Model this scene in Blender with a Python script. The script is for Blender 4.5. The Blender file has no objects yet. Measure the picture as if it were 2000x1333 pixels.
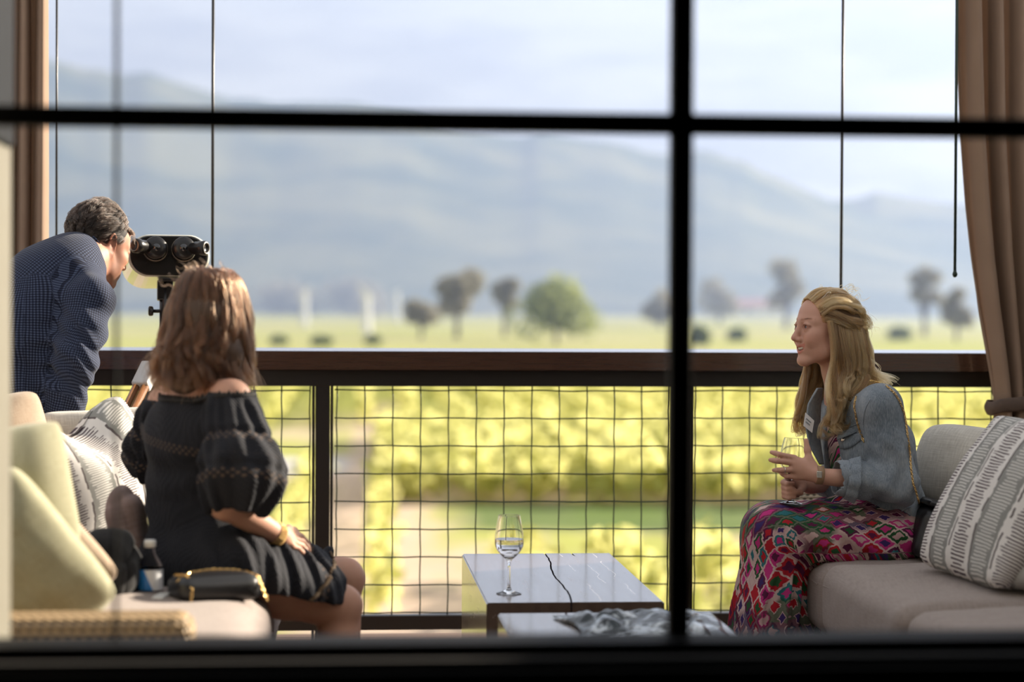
import bpy, bmesh, math, random
import numpy as np
from mathutils import Vector, Matrix
import openvdb

S = bpy.context.scene
COL = S.collection
R = math.radians
random.seed(7)
rng = np.random.default_rng(7)

# ---------------------------------------------------------------- camera, sky, sun, exposure
FPX = 4000.0                                   # focal length in pixels of the 2000 x 1333 frame (72 mm lens)
CAM = Vector((0, 0, 1.23))
PITCH = math.atan(66.5 / FPX); ROLL = R(0.3)
_f = Vector((0, math.cos(PITCH), -math.sin(PITCH)))
_r0 = Vector((1, 0, 0)); _u0 = Vector((0, math.sin(PITCH), math.cos(PITCH)))
_r = _r0 * math.cos(ROLL) + _u0 * math.sin(ROLL)
_u = _u0 * math.cos(ROLL) - _r0 * math.sin(ROLL)
def W(px, py, Y):
    """World point seen at pixel (px, py) on the vertical plane Y metres in front of the camera."""
    d = _f + _r * ((px - 1000) / FPX) - _u * ((py - 666.5) / FPX)
    return CAM + d * (Y / d.y)

cd = bpy.data.cameras.new('camera')
cd.sensor_width = 36; cd.lens = 72; cd.clip_start = .05; cd.clip_end = 12000
cd.dof.use_dof = True; cd.dof.focus_distance = 6.42; cd.dof.aperture_fstop = 1.65
cam = bpy.data.objects.new('camera', cd); COL.objects.link(cam)
M = Matrix.Identity(4)
for i, v in enumerate((_r, _u, -_f)):
    for j in range(3): M[j][i] = v[j]
M.translation = CAM
cam.matrix_world = M
S.camera = cam
S.view_settings.view_transform = 'Standard'; S.view_settings.look = 'None'
S.view_settings.gamma = 1; S.view_settings.use_curve_mapping = False
S.view_settings.exposure = 0.0
S.cycles.max_bounces = 8; S.cycles.diffuse_bounces = 3; S.cycles.glossy_bounces = 3
S.cycles.transmission_bounces = 8; S.cycles.transparent_max_bounces = 16
S.cycles.caustics_reflective = False; S.cycles.caustics_refractive = False
S.cycles.sample_clamp_indirect = 6

TH = R(4.86)                                   # the building is turned this much from the camera's axis
BX = Vector((math.cos(TH), math.sin(TH), 0)); BY = Vector((-math.sin(TH), math.cos(TH), 0))
def B(u, v, z=0.0):
    """Building coordinates: u along the railing, v away from the window wall."""
    return BX * u + BY * v + Vector((0, 0, z))
def uv_of(p):
    return p.x * BX.x + p.y * BX.y, p.x * BY.x + p.y * BY.y

class N:
    """A small builder of material node trees."""
    def __init__(s, tree):
        s.t = tree; s.n = tree.nodes; s.l = tree.links
    def node(s, kind, **kw):
        x = s.n.new(kind)
        for k, v in kw.items():
            if k.startswith('i_'):
                k2 = k[2:]; k2 = int(k2) if k2.isdigit() else k2.replace('_', ' ')
                s.put(x.inputs[k2], v)
            else: setattr(x, k, v)
        return x
    def put(s, sock, v):
        if v is None: return
        if isinstance(v, bpy.types.NodeSocket): s.l.new(v, sock)
        elif isinstance(v, bpy.types.Node): s.l.new(v.outputs[0], sock)
        else:
            if isinstance(v, (tuple, list)) and len(v) == 3 and sock.type == 'RGBA': v = (*v, 1)
            sock.default_value = v
    def math(s, op, a, b=None, c=None, clamp=False):
        x = s.n.new('ShaderNodeMath'); x.operation = op; x.use_clamp = clamp
        for i, v in enumerate((a, b, c)):
            if v is not None: s.put(x.inputs[i], v)
        return x.outputs[0]
    def mix(s, fac, a, b, mode='MIX'):
        x = s.n.new('ShaderNodeMix'); x.data_type = 'RGBA'; x.blend_type = mode
        s.put(x.inputs[0], fac); s.put(x.inputs[6], a); s.put(x.inputs[7], b)
        return x.outputs[2]
    def ramp(s, fac, stops, interp='LINEAR'):
        x = s.n.new('ShaderNodeValToRGB'); x.color_ramp.interpolation = interp
        e = x.color_ramp.elements
        while len(e) < len(stops): e.new(.5)
        for k, (p, c) in zip(e, stops):
            k.position = p; k.color = (*c, 1) if len(c) == 3 else c
        s.put(x.inputs[0], fac); return x.outputs[0]
    def noise(s, scale, vec=None, detail=3, rough=.5, out=0, dist=0):
        x = s.n.new('ShaderNodeTexNoise'); x.inputs['Scale'].default_value = scale
        x.inputs['Detail'].default_value = detail; x.inputs['Roughness'].default_value = rough
        x.inputs['Distortion'].default_value = dist
        if vec is not None: s.put(x.inputs['Vector'], vec)
        return x.outputs[out]
    def coord(s, what='Object'):
        return s.n.new('ShaderNodeTexCoord').outputs[what]
    def attr(s, name, out='Vector'):
        x = s.n.new('ShaderNodeAttribute'); x.attribute_name = name; return x.outputs[out]
    def xyz(s, v):
        x = s.n.new('ShaderNodeSeparateXYZ'); s.put(x.inputs[0], v); return x.outputs
    def vec(s, x, y, z=0.0):
        c = s.n.new('ShaderNodeCombineXYZ')
        for i, v in enumerate((x, y, z)): s.put(c.inputs[i], v)
        return c.outputs[0]
    def scale(s, v, k):
        x = s.n.new('ShaderNodeVectorMath'); x.operation = 'MULTIPLY'
        s.put(x.inputs[0], v); s.put(x.inputs[1], k if isinstance(k, tuple) else (k, k, k)); return x.outputs[0]
    def vadd(s, a, b):
        x = s.n.new('ShaderNodeVectorMath'); x.operation = 'ADD'
        s.put(x.inputs[0], a); s.put(x.inputs[1], b); return x.outputs[0]
    def bump(s, h, strength=.3, dist=.01):
        x = s.n.new('ShaderNodeBump'); x.inputs['Strength'].default_value = strength
        x.inputs['Distance'].default_value = dist; s.put(x.inputs['Height'], h); return x.outputs[0]
    def step(s, x, e, w=.02):
        return s.math('DIVIDE', s.math('SUBTRACT', x, e - w / 2), w, clamp=True)

def mat(name, color=(.5, .5, .5), rough=.6, metal=0.0, build=None, **kw):
    """Principled material; build(n) may return a dict of sockets to plug in."""
    m = bpy.data.materials.new(name); m.use_nodes = True
    n = N(m.node_tree); p = m.node_tree.nodes['Principled BSDF']
    p.inputs['Base Color'].default_value = (*color, 1)
    p.inputs['Roughness'].default_value = rough; p.inputs['Metallic'].default_value = metal
    for k, v in kw.items(): n.put(p.inputs[k.replace('_', ' ')], v)
    if build:
        for k, v in build(n).items(): n.put(p.inputs[k.replace('_', ' ')], v)
    return m

# the sky: a bright layer of cloud, greyer streaks high up, white towards the ridge
w = bpy.data.worlds.new('sky'); S.world = w; w.use_nodes = True
n = N(w.node_tree)
bg = w.node_tree.nodes['Background']
g = n.coord('Generated'); x, y, z = n.xyz(g)
cl = n.noise(2.2, n.vec(n.math('MULTIPLY', x, 2.2), n.math('MULTIPLY', y, 1.0), n.math('MULTIPLY', z, 9.0)), 4, .5)
cl2 = n.noise(5.5, n.vec(n.math('MULTIPLY', x, 1.6), y, n.math('MULTIPLY', z, 7.0)), 3, .55)
c = n.math('ADD', n.math('MULTIPLY', cl, .65), n.math('MULTIPLY', cl2, .35))
# sun glow is part of the sky: brighter round the sun's azimuth
SUN_AZ, SUN_EL = R(58), R(22)
sd = Vector((math.sin(SUN_AZ) * math.cos(SUN_EL), math.cos(SUN_AZ) * math.cos(SUN_EL), math.sin(SUN_EL)))
dt = n.node('ShaderNodeVectorMath', operation='DOT_PRODUCT'); n.put(dt.inputs[0], g); dt.inputs[1].default_value = sd
glow = n.math('POWER', n.math('MAXIMUM', dt.outputs['Value'], 0), 6)
col = n.ramp(c, [(.38, (1.0, .985, .97)), (.48, (.90, .90, .92)), (.57, (.66, .68, .76)), (.75, (.52, .56, .66))])
n.put(bg.inputs[0], col)
n.put(bg.inputs[1], n.math('ADD', 1.0, n.math('MULTIPLY', glow, .6)))

sl = bpy.data.lights.new('sun', 'SUN'); sl.energy = 16.5; sl.color = (1, .87, .70); sl.angle = R(1.2)
sun = bpy.data.objects.new('sun', sl); COL.objects.link(sun)
sun.rotation_euler = (-sd).to_track_quat('-Z', 'Y').to_euler()
sun.location = (20, 20, 20)

# ---------------------------------------------------------------- object helpers
def obj(name, me, m=None, parent=None, smooth=False, kind=None):
    """Links a mesh as one object; its vertices are given in world space and the parent sits at its own place."""
    if isinstance(me, bmesh.types.BMesh):
        d = bpy.data.meshes.new(name); me.to_mesh(d); me.free(); me = d
    o = bpy.data.objects.new(name, me); COL.objects.link(o)
    if m is not None:
        for k in (m if isinstance(m, (list, tuple)) else [m]): me.materials.append(k)
    if smooth: me.polygons.foreach_set('use_smooth', np.ones(len(me.polygons), bool))
    if parent is not None:
        o.parent = parent
        pm = Matrix.LocRotScale(parent.location, parent.rotation_euler, parent.scale)
        q = parent.parent
        while q is not None:
            pm = Matrix.LocRotScale(q.location, q.rotation_euler, q.scale) @ pm; q = q.parent
        me.transform(pm.inverted())
    if kind: o['kind'] = kind
    return o
def tag(o, label, cat, group=None, kind=None):
    o['label'] = label; o['category'] = cat
    if group: o['group'] = group
    if kind: o['kind'] = kind
    return o
def thing(name, loc, label, cat, group=None, rz=0.0):
    o = bpy.data.objects.new(name, None); COL.objects.link(o)
    o.location = loc; o.rotation_euler = (0, 0, rz); o.empty_display_size = .1
    return tag(o, label, cat, group)
def rehome(o, loc):
    """Moves a mesh object's origin to loc, keeping it where it stands."""
    o.data.transform(Matrix.Translation(-Vector(loc))); o.location = loc
    return o
def from_pydata(vs, fs, name='mesh'):
    me = bpy.data.meshes.new(name); me.from_pydata([tuple(v) for v in vs], [], [tuple(f) for f in fs]); me.update()
    return me
def bm_box(bm, c, h, bx=None, by=None, bz=None):
    """Box at centre c with half sizes h along the given axes (building axes by default)."""
    bx = bx or BX; by = by or BY; bz = bz or Vector((0, 0, 1))
    c = Vector(c)
    v = [bm.verts.new(c + bx * (sx * h[0]) + by * (sy * h[1]) + bz * (sz * h[2])) for sz in (-1, 1) for sy in (-1, 1) for sx in (-1, 1)]
    for f in ((0, 2, 3, 1), (4, 5, 7, 6), (0, 1, 5, 4), (2, 6, 7, 3), (0, 4, 6, 2), (1, 3, 7, 5)):
        bm.faces.new([v[i] for i in f])
    return v
def box(c, h, bevel=.0, seg=2, **k):
    bm = bmesh.new(); bm_box(bm, c, h, **k)
    if bevel: bmesh.ops.bevel(bm, geom=bm.edges[:], offset=bevel, segments=seg, affect='EDGES', profile=.5)
    return bm
def boxb(u0, u1, v0, v1, z0, z1, bevel=0.0, seg=2):
    """Box between building coordinates."""
    return box(B((u0 + u1) / 2, (v0 + v1) / 2, (z0 + z1) / 2), ((u1 - u0) / 2, (v1 - v0) / 2, (z1 - z0) / 2), bevel, seg)
def bm_tube(bm, pts, rad, seg=10, closed=False, caps=True):
    pts = [Vector(p) for p in pts]; nP = len(pts)
    rad = [rad] * nP if isinstance(rad, (int, float)) else rad
    rings = []; up = None
    for i, p in enumerate(pts):
        a = pts[i - 1] if (i or closed) else p; b = pts[(i + 1) % nP] if (i < nP - 1 or closed) else p
        t = (b - a).normalized()
        if up is None:
            up = Vector((0, 0, 1)) if abs(t.z) < .9 else Vector((1, 0, 0))
        s = t.cross(up).normalized(); up = s.cross(t).normalized()
        rings.append([bm.verts.new(p + (s * math.cos(2 * math.pi * k / seg) + up * math.sin(2 * math.pi * k / seg)) * rad[i]) for k in range(seg)])
    m = nP if closed else nP - 1
    for i in range(m):
        A, C = rings[i], rings[(i + 1) % nP]
        for k in range(seg): bm.faces.new((A[k], A[(k + 1) % seg], C[(k + 1) % seg], C[k]))
    if caps and not closed:
        bm.faces.new(rings[0][::-1]); bm.faces.new(rings[-1])
    return bm
def tube(pts, rad, seg=10, closed=False, caps=True):
    bm = bm_tube(bmesh.new(), pts, rad, seg, closed, caps)
    bmesh.ops.recalc_face_normals(bm, faces=bm.faces[:]); return bm
def bm_lathe(bm, prof, base, axis=Vector((0, 0, 1)), seg=32, caps=True):
    """Profile [(r, h)] turned round the axis at base."""
    axis = Vector(axis).normalized(); a = axis.orthogonal().normalized(); b = axis.cross(a); base = Vector(base)
    rings = []
    for r, h in prof:
        if r < 1e-6: rings.append([bm.verts.new(base + axis * h)])
        else: rings.append([bm.verts.new(base + axis * h + (a * math.cos(2 * math.pi * k / seg) + b * math.sin(2 * math.pi * k / seg)) * r) for k in range(seg)])
    for A, C in zip(rings, rings[1:]):
        for k in range(seg):
            k2 = (k + 1) % seg
            if len(A) == 1 and len(C) == 1: continue
            if len(A) == 1: bm.faces.new((A[0], C[k2], C[k]))
            elif len(C) == 1: bm.faces.new((A[k], A[k2], C[0]))
            else: bm.faces.new((A[k], A[k2], C[k2], C[k]))
    if caps:
        if len(rings[0]) > 1: bm.faces.new(rings[0][::-1])
        if len(rings[-1]) > 1: bm.faces.new(rings[-1])
    return bm
def lathe(prof, base, axis=(0, 0, 1), seg=32, caps=True):
    bm = bm_lathe(bmesh.new(), prof, base, axis, seg, caps)
    bmesh.ops.recalc_face_normals(bm, faces=bm.faces[:]); return bm
def grid_mesh(fn, nu, nv, uvfn=None, close_u=False):
    """fn(u, v) -> point, u and v in 0..1; keeps the parameters as a UV map."""
    us = np.linspace(0, 1, nu); vs = np.linspace(0, 1, nv)
    V = [fn(a, b) for b in vs for a in us]
    F = [(j * nu + i, j * nu + i + 1, (j + 1) * nu + i + 1, (j + 1) * nu + i) for j in range(nv - 1) for i in range(nu - 1)]
    me = from_pydata(V, F); ul = me.uv_layers.new(name='uv')
    par = [(a, b) for b in vs for a in us]
    if uvfn: par = [uvfn(*q) for q in par]
    for lp in me.loops: ul.data[lp.index].uv = par[lp.vertex_index]
    return me
def smoothstep(a, b, x):
    t = np.clip((x - a) / (b - a), 0, 1); return t * t * (3 - 2 * t)
def sinnoise(P, f, seed=0, n=6):
    """Cheap smooth noise of points (…, 3), about -1..1."""
    r = np.random.default_rng(seed); out = 0
    for k in range(n):
        d = r.normal(size=3); d /= np.linalg.norm(d)
        out = out + np.sin((P @ d) * f * (0.6 + 0.9 * r.random()) + r.random() * 6.28)
    return out / n * 1.6
# ---------------------------------------------------------------- materials of the place
m_black = mat('black_window_steel', (.004, .004, .0045), .6, Specular_IOR_Level=.12)
m_room = mat('dark_room_paint', (.02, .018, .017), .8)
m_cladding = mat('pale_wall_cladding', (.15, .14, .11), .8, build=lambda n: {'Base_Color': n.mix(n.noise(14, n.coord()), (.13, .12, .09), (.17, .16, .125))})
m_railwood = mat('brown_painted_rail', (.05, .026, .018), .35, build=lambda n: {
    'Base_Color': n.mix(n.noise(6, n.scale(n.coord(), (1, 6, 30)), 4), (.035, .018, .012), (.085, .04, .026)), 'Roughness': .2}, Specular_IOR_Level=.8, Coat_Weight=.8, Coat_Roughness=.06)
m_raildark = mat('dark_rail_steel', (.012, .010, .010), .35)
m_wire = mat('dark_green_wire', (.012, .028, .018), .45, .2)
def deck_nodes(n):
    x, y, z = n.xyz(n.coord())
    fr = n.math('FRACT', n.math('MULTIPLY', y, 1 / .14))
    gap = n.math('GREATER_THAN', fr, .95)
    c = n.mix(n.noise(8, n.scale(n.coord(), (1, 12, 1)), 5), (.20, .12, .085), (.36, .24, .17))
    return {'Base_Color': n.mix(gap, c, (.02, .015, .012)), 'Roughness': .55}
m_deck = mat('deck_boards', build=deck_nodes)
def ground_nodes(n):
    v = n.coord()
    big = n.noise(.02, v, 5, .6); sm = n.noise(.35, v, 4, .65)
    grass = n.mix(sm, (.26, .29, .06), (.44, .44, .13))
    soil = n.mix(sm, (.44, .34, .25), (.58, .47, .37))
    f = n.ramp(big, [(.40, (0, 0, 0)), (.60, (1, 1, 1))])
    far = n.mix(f, grass, n.mix(.35, grass, soil))
    x, y, z = n.xyz(v)
    # near the terrace the soil shows between the vines; the gravel track crosses there
    near = n.math('SUBTRACT', 1, n.step(y, 104, 30))
    fn = n.ramp(n.noise(.14, n.scale(v, (1.0, .35, 1)), 4, .6), [(.42, (0, 0, 0)), (.56, (1, 1, 1))])
    c = n.mix(near, far, n.mix(fn, grass, soil))
    wob = n.math('ADD', y, n.math('MULTIPLY', n.noise(.1, v), 4))
    track = n.math('MULTIPLY', n.step(wob, 79, 2), n.math('SUBTRACT', 1, n.step(wob, 87, 2)))
    c = n.mix(n.math('MULTIPLY', track, n.math('SUBTRACT', 1, n.step(x, -3.4, 2))), c, (.58, .56, .55))
    px = n.math('ADD', x, n.math('MULTIPLY', y, .058))
    path = n.math('MULTIPLY', n.step(px, -1.9, .8), n.math('SUBTRACT', 1, n.step(px, 0.9, .8)))
    path = n.math('MULTIPLY', path, n.math('SUBTRACT', 1, n.step(y, 130, 20)))
    c = n.mix(n.math('MULTIPLY', path, .85), c, n.mix(sm, (.48, .36, .27), (.58, .46, .37)))
    shade_strip = n.math('MULTIPLY', n.math('MULTIPLY', n.step(wob, 59, 3), n.math('SUBTRACT', 1, n.step(wob, 68, 2))), n.step(px, 2.0, 1.5))  # dark green strip: the dense vine block's shade, painted into the ground
    c = n.mix(n.math('MULTIPLY', shade_strip, .9), c, n.mix(sm, (.05, .10, .022), (.12, .19, .045)))
    return {'Base_Color': c, 'Roughness': .95}
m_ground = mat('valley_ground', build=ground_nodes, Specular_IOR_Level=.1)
def hill_nodes(n):
    v = n.coord()
    f = n.ramp(n.noise(.006, v, 6, .6), [(.42, (0, 0, 0)), (.62, (1, 1, 1))])
    t = n.mix(n.noise(.05, v, 4, .7), (.018, .032, .016), (.06, .085, .035))
    return {'Base_Color': n.mix(n.math('MULTIPLY', f, .7), t, (.20, .19, .085)), 'Roughness': 1.0}
m_hill = mat('wooded_hill', build=hill_nodes, Specular_IOR_Level=0.0)
def leaf(name, c0, c1, tc, scale=.6, tr=.45):
    m = bpy.data.materials.new(name); m.use_nodes = True; n = N(m.node_tree)
    n.n.remove(n.n['Principled BSDF']); out = n.n['Material Output']
    f = n.noise(scale, n.coord(), 4, .65)
    d = n.node('ShaderNodeBsdfDiffuse', i_Color=n.mix(f, c0, c1))
    t = n.node('ShaderNodeBsdfTranslucent', i_Color=n.mix(f, tuple(k * .7 for k in tc), tc))
    s = n.node('ShaderNodeMixShader'); s.inputs[0].default_value = tr
    n.l.new(d.outputs[0], s.inputs[1]); n.l.new(t.outputs[0], s.inputs[2]); n.l.new(s.outputs[0], out.inputs[0])
    return m
m_vine = leaf('vine_leaves', (.31, .34, .085), (.49, .49, .16), (.86, .83, .34), .6, .56)
m_treegreen = leaf('tree_leaves', (.15, .20, .09), (.30, .34, .15), (.50, .54, .22), .5, .45)
m_treegrey = leaf('grey_tree_leaves', (.20, .19, .14), (.36, .33, .25), (.46, .42, .30), .5, .42)
m_bush = leaf('bush_leaves', (.06, .10, .04), (.16, .20, .06), (.26, .30, .09), .8, .4)
m_bark = mat('bark', (.07, .05, .038), .9)
m_white = mat('white_paint', (.80, .80, .78), .5)
m_roofpink = mat('faded_red_roof', (.50, .27, .25), .7)

# ---------------------------------------------------------------- the valley
def ground():
    xs = [-1800, -600, -200, -80, -40, -20, -10, 0, 10, 20, 40, 80, 200, 600, 1800]
    ys = [9, 20, 30, 40, 60, 80, 110, 160, 240, 400, 700, 1200, 2200]
    V = []
    for yy in ys:
        for xx in xs:
            V.append((xx * max(1, yy / 300) , yy, -5 + .25 * math.sin(xx * .11 + yy * .07) * (yy < 600) * .5))
    nx = len(xs)
    F = [(j * nx + i, j * nx + i + 1, (j + 1) * nx + i + 1, (j + 1) * nx + i) for j in range(len(ys) - 1) for i in range(nx - 1)]
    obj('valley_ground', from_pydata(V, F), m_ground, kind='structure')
ground()

RIDGE = [(-3600, 150), (-2600, 60), (-1700, 120), (-700, 40), (-200, 80), (0, 100), (116, 121), (162, 135), (194, 136), (232, 147), (286, 140), (337, 159), (391, 175), (448, 193), (490, 193), (540, 202), (590, 199),
         (690, 200), (740, 211), (800, 220), (850, 240), (900, 252), (943, 257), (975, 265), (1021, 268), (1049, 256), (1090, 264), (1136, 273), (1182, 276), (1219, 284), (1265, 298),
         (1310, 303), (1360, 293), (1390, 297), (1420, 309), (1450, 313), (1480, 333), (1516, 346), (1555, 363), (1585, 377), (1640, 400), (1760, 440), (1900, 480), (2200, 500), (2700, 470), (3600, 500), (5200, 440)]
RIDGE2 = [(1300, 520), (1500, 420), (1615, 391), (1660, 391), (1687, 384), (1708, 374), (1735, 381), (1780, 388), (1840, 396), (1885, 400), (2000, 404), (2200, 390), (2700, 360)]
def hills(name, ridge, d0, d1, seed, nx=560, ny=34):
    px = np.linspace(ridge[0][0], ridge[-1][0], nx)
    ry = np.interp(px, [a for a, b in ridge], [b for a, b in ridge])
    V = []
    for j in range(ny):
        t = j / (ny - 3)
        d = d0 + (d1 - d0) * t
        P = np.stack([px / 400, np.full(nx, d / 260.), px * 0], 1)
        for i in range(nx):
            top = W(px[i], ry[i], d1); bot = -5.0
            s = min(t, 2 - t)
            prof = s ** 1.15 if s > 0 else 0
            wob = 1 + .16 * sinnoise(P[i], 3.0, seed) * (1 - min(s, 1)) * 2 * s
            z = bot + (top.z - bot) * prof * wob
            V.append(((px[i] - 1000) / FPX * d, d, z if j else -30))
    F = [(j * nx + i, j * nx + i + 1, (j + 1) * nx + i + 1, (j + 1) * nx + i) for j in range(ny - 1) for i in range(nx - 1)]
    return obj(name, from_pydata(V, F), m_hill, smooth=True, kind='structure')
hills('hill_ridge', RIDGE, 1500, 3000, 3)
hills('hill_range', RIDGE2, 3200, 4600, 9, 120, 20)

# the haze that lies in the valley between the fields and the hills
def haze():
    bm = bmesh.new()
    bm_box(bm, (0, 840, 112), (5200, 660, 118), Vector((1, 0, 0)), Vector((0, 1, 0)))
    m = bpy.data.materials.new('valley_haze'); m.use_nodes = True; n = N(m.node_tree)
    n.n.remove(n.n['Principled BSDF'])
    HC = (.51, .65, .97, 1); D = .00070
    sc = n.node('ShaderNodeVolumeScatter'); sc.inputs['Color'].default_value = HC
    sc.inputs['Density'].default_value = D; sc.inputs['Anisotropy'].default_value = .5
    ab = n.node('ShaderNodeVolumeAbsorption'); ab.inputs['Color'].default_value = HC; ab.inputs['Density'].default_value = D
    ad = n.node('ShaderNodeAddShader'); n.l.new(sc.outputs[0], ad.inputs[0]); n.l.new(ab.outputs[0], ad.inputs[1])
    n.l.new(ad.outputs[0], n.n['Material Output'].inputs['Volume'])
    o = obj('haze', bm, m)
    tag(o, 'pale blue haze lying over the valley in front of the wooded hills', 'haze', kind='stuff')
haze()

def leaf_quads(C, size, r):
    """Randomly turned leaf clumps (quads) at centres C."""
    n = len(C)
    a = r.normal(size=(n, 3)); a /= np.linalg.norm(a, axis=1)[:, None]
    b = np.cross(a, r.normal(size=(n, 3))); b /= np.linalg.norm(b, axis=1)[:, None]
    s = (size * r.uniform(.6, 1.4, n))[:, None]
    V = np.stack([C - a * s - b * s * .7, C + a * s - b * s * .7, C + a * s + b * s * .7, C - a * s + b * s * .7], 1).reshape(-1, 3)
    F = np.arange(4 * n).reshape(-1, 4)
    me = bpy.data.meshes.new('leaves')
    me.vertices.add(4 * n); me.vertices.foreach_set('co', V.astype(np.float32).ravel())
    me.loops.add(4 * n); me.loops.foreach_set('vertex_index', F.astype(np.int32).ravel())
    me.polygons.add(n); me.polygons.foreach_set('loop_start', np.arange(0, 4 * n, 4, dtype=np.int32))
    me.update(calc_edges=True); me.validate()
    return me
def row(name, x0, y0, y1, h, wd, dens, label, group, slope=-.075, gap=0.0, seed=0, leafsize=.16, z0=-5.0):
    """A vine row that starts at (x0, y0) and runs away to y1."""
    r = np.random.default_rng(seed)
    n = int((y1 - y0) * dens)
    y = r.uniform(y0, y1, n)
    if gap:
        y = y[(np.sin(y * 2 * math.pi / 2.2 + seed) > gap) | (r.random(n) < .55)]; n = len(y)
    x = x0 + slope * (y - y0) + r.normal(0, wd * .35, n)
    z = z0 + h * np.clip(r.beta(2.4, 1.6, n) + .08 * np.sin(y * 1.3 + seed), .08, 1.15)
    o = obj(name, leaf_quads(np.stack([x, y, z], 1), leafsize, r), m_vine)
    rehome(o, (x0, y0, z0))
    return tag(o, label, 'vine row', group)
k = 0
for i in range(24):
    x0 = -27 + 2.45 * i
    d0 = 104 if x0 < 2 else 101
    row('vine_row', x0, d0, 215, 1.45, .5, 20, 'green vine row running away to the far fields beyond the track', 'vine rows in the far block', seed=k, leafsize=.17); k += 1
for i in range(12):
    x0 = -3.0 + 2.1 * i
    row('vine_row', x0, 65 + .25 * (i % 3), 96, 1.35, 1.5, 32, 'leafy yellow-green vine row in the dense block past the path', 'vine rows in the dense block', seed=k, leafsize=.24); k += 1
for i in range(7):
    x0 = .9 + 2.2 * i
    row('vine_row', x0, 36, 47 + (i % 3) * .8, 1.15, .8, 40, 'young patchy vine row on bare soil just below the terrace', 'vine rows nearest the terrace', gap=-.35, seed=k, leafsize=.15); k += 1
row('vine_row', -2.6, 40, 72, 1.1, .5, 18, 'thin yellowish vine row growing between the soil path and the track', None, slope=-.06, gap=-.2, seed=k, leafsize=.14)
row('vine_row', -5.1, 42, 74, 1.2, .6, 22, 'thin vine row seen just behind the railing post by the seated woman in black', None, slope=-.06, gap=-.2, seed=k + 1, leafsize=.14)

def tree(name, px, ybase, ytop, wpx, D, m, label, cat, group=None, seed=0, n=2600, trunk=True, lobes=9, leafsize=.32):
    """A broad tree: a branching trunk under a crown of leaf clumps."""
    r = np.random.default_rng(seed)
    base = Vector(((px - 1000) / FPX * D, D, -5)); H = (ybase - ytop) / FPX * D; Wd = wpx / FPX * D
    t = thing(name, base, label, cat, group)
    cs = []
    for i in range(lobes):
        a = i * 2.4 + r.random(); rr = Wd * .33 * math.sqrt((i + .3) / lobes)
        cs.append((rr * math.cos(a), rr * math.sin(a) * .8, H * (.26 + .40 * r.random() + .16 * (1 - (i / lobes))), Wd * r.uniform(.20, .30)))
    P = []
    for c in cs:
        q = r.normal(size=(n // lobes, 3)); q /= np.linalg.norm(q, axis=1)[:, None]
        q *= (r.uniform(.25, 1, len(q)) ** .5)[:, None] * c[3]; q[:, 2] *= .85
        P.append(q + np.array(c[:3]))
    P = np.concatenate(P) + np.array(base)
    obj('crown', leaf_quads(P, leafsize, r), m, t)
    if trunk:
        bm = bmesh.new()
        bm_tube(bm, [base, base + Vector((.1, 0, H * .18)), base + Vector((-.1, .1, H * .36))], [H * .035, H * .026, H * .018], 8)
        for c in cs[:6]:
            p = base + Vector((0, 0, H * .2)); q = base + Vector(c[:3])
            bm_tube(bm, [p, p.lerp(q, .5) + Vector((0, 0, -.04 * H)), q], [H * .02, H * .014, H * .006], 6)
        obj('trunk', bm, m_bark, t)
    return t
tree('oak_tree', 1086, 672, 538, 172, 350, m_treegreen, 'round green tree standing alone in the field above the railing', 'tree', seed=1, lobes=11)
tree('tree', 892, 660, 498, 105, 395, m_treegrey, 'tall greyish tree behind the wind machines, left of the round green tree', 'tree', seed=2)
tree('tree', 822, 668, 560, 75, 380, m_treegrey, 'shorter grey tree beside the tall grey one', 'tree', seed=3)
tree('tree', 985, 655, 515, 60, 430, m_treegrey, 'slim pale grey tree between the tall grey and the round green tree', 'tree', seed=4)
tree('poplar_tree', 1535, 640, 478, 80, 620, m_treegrey, 'tall pale poplar rising above the blond woman', 'tree', seed=5, n=1500, leafsize=.5)
tree('tree', 1405, 640, 545, 90, 760, m_treegrey, 'hazy grey-green tree between the window bar and the poplar', 'tree', seed=6, n=1500, leafsize=.5)
tree('tree', 1805, 660, 505, 70, 480, m_treegrey, 'hazy tree behind the hanging curtain wand', 'tree', seed=7, n=1500, leafsize=.4)
tree('tree', 1868, 672, 560, 64, 400, m_treegrey, 'spreading pale tree beside the gathered curtain', 'tree', seed=8, n=1400, leafsize=.4)
tree('tree', 560, 606, 556, 140, 1300, m_treegrey, 'low grey wood at the foot of the hill over the wind machines', 'tree', seed=9, n=1200, leafsize=1.3, trunk=False)
tree('tree', 690, 606, 540, 150, 1320, m_treegrey, 'rounded grey wood at the foot of the hill over the tallest wind machine', 'tree', seed=10, n=1200, leafsize=1.3, trunk=False)
tree('tree', 430, 606, 560, 120, 1280, m_treegrey, 'grey wood at the foot of the hill beside the head of the woman in black', 'tree', seed=11, n=1200, leafsize=1.3, trunk=False)
tree('tree', 1290, 640, 560, 90, 600, m_treegrey, 'grey tree hidden partly by the upright window bar', 'tree', seed=12, n=1200, leafsize=.5)
def bush(px, ybase, hpx, wpx, label, seed, m=None):
    D = FPX * 6.23 / (ybase - 600)
    r = np.random.default_rng(seed)
    base = Vector(((px - 1000) / FPX * D, D, -5)); H = hpx / FPX * D; Wd = wpx / FPX * D
    q = r.normal(size=(420, 3)); q /= np.linalg.norm(q, axis=1)[:, None]; q *= (r.uniform(.2, 1, 420) ** .5)[:, None]
    q = q * np.array([Wd / 2, Wd / 2, H * .6]); q[:, 2] = np.abs(q[:, 2] + H * .35)
    o = rehome(obj('bush', leaf_quads(q + np.array(base), H * .13, r), m or m_bush), base)
    tag(o, label, 'bush')
bush(728, 676, 22, 34, 'small dark bush in the field under the tallest wind machine', 21)
bush(628, 678, 22, 48, 'green bush in the field right of the woman in black', 22)
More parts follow.
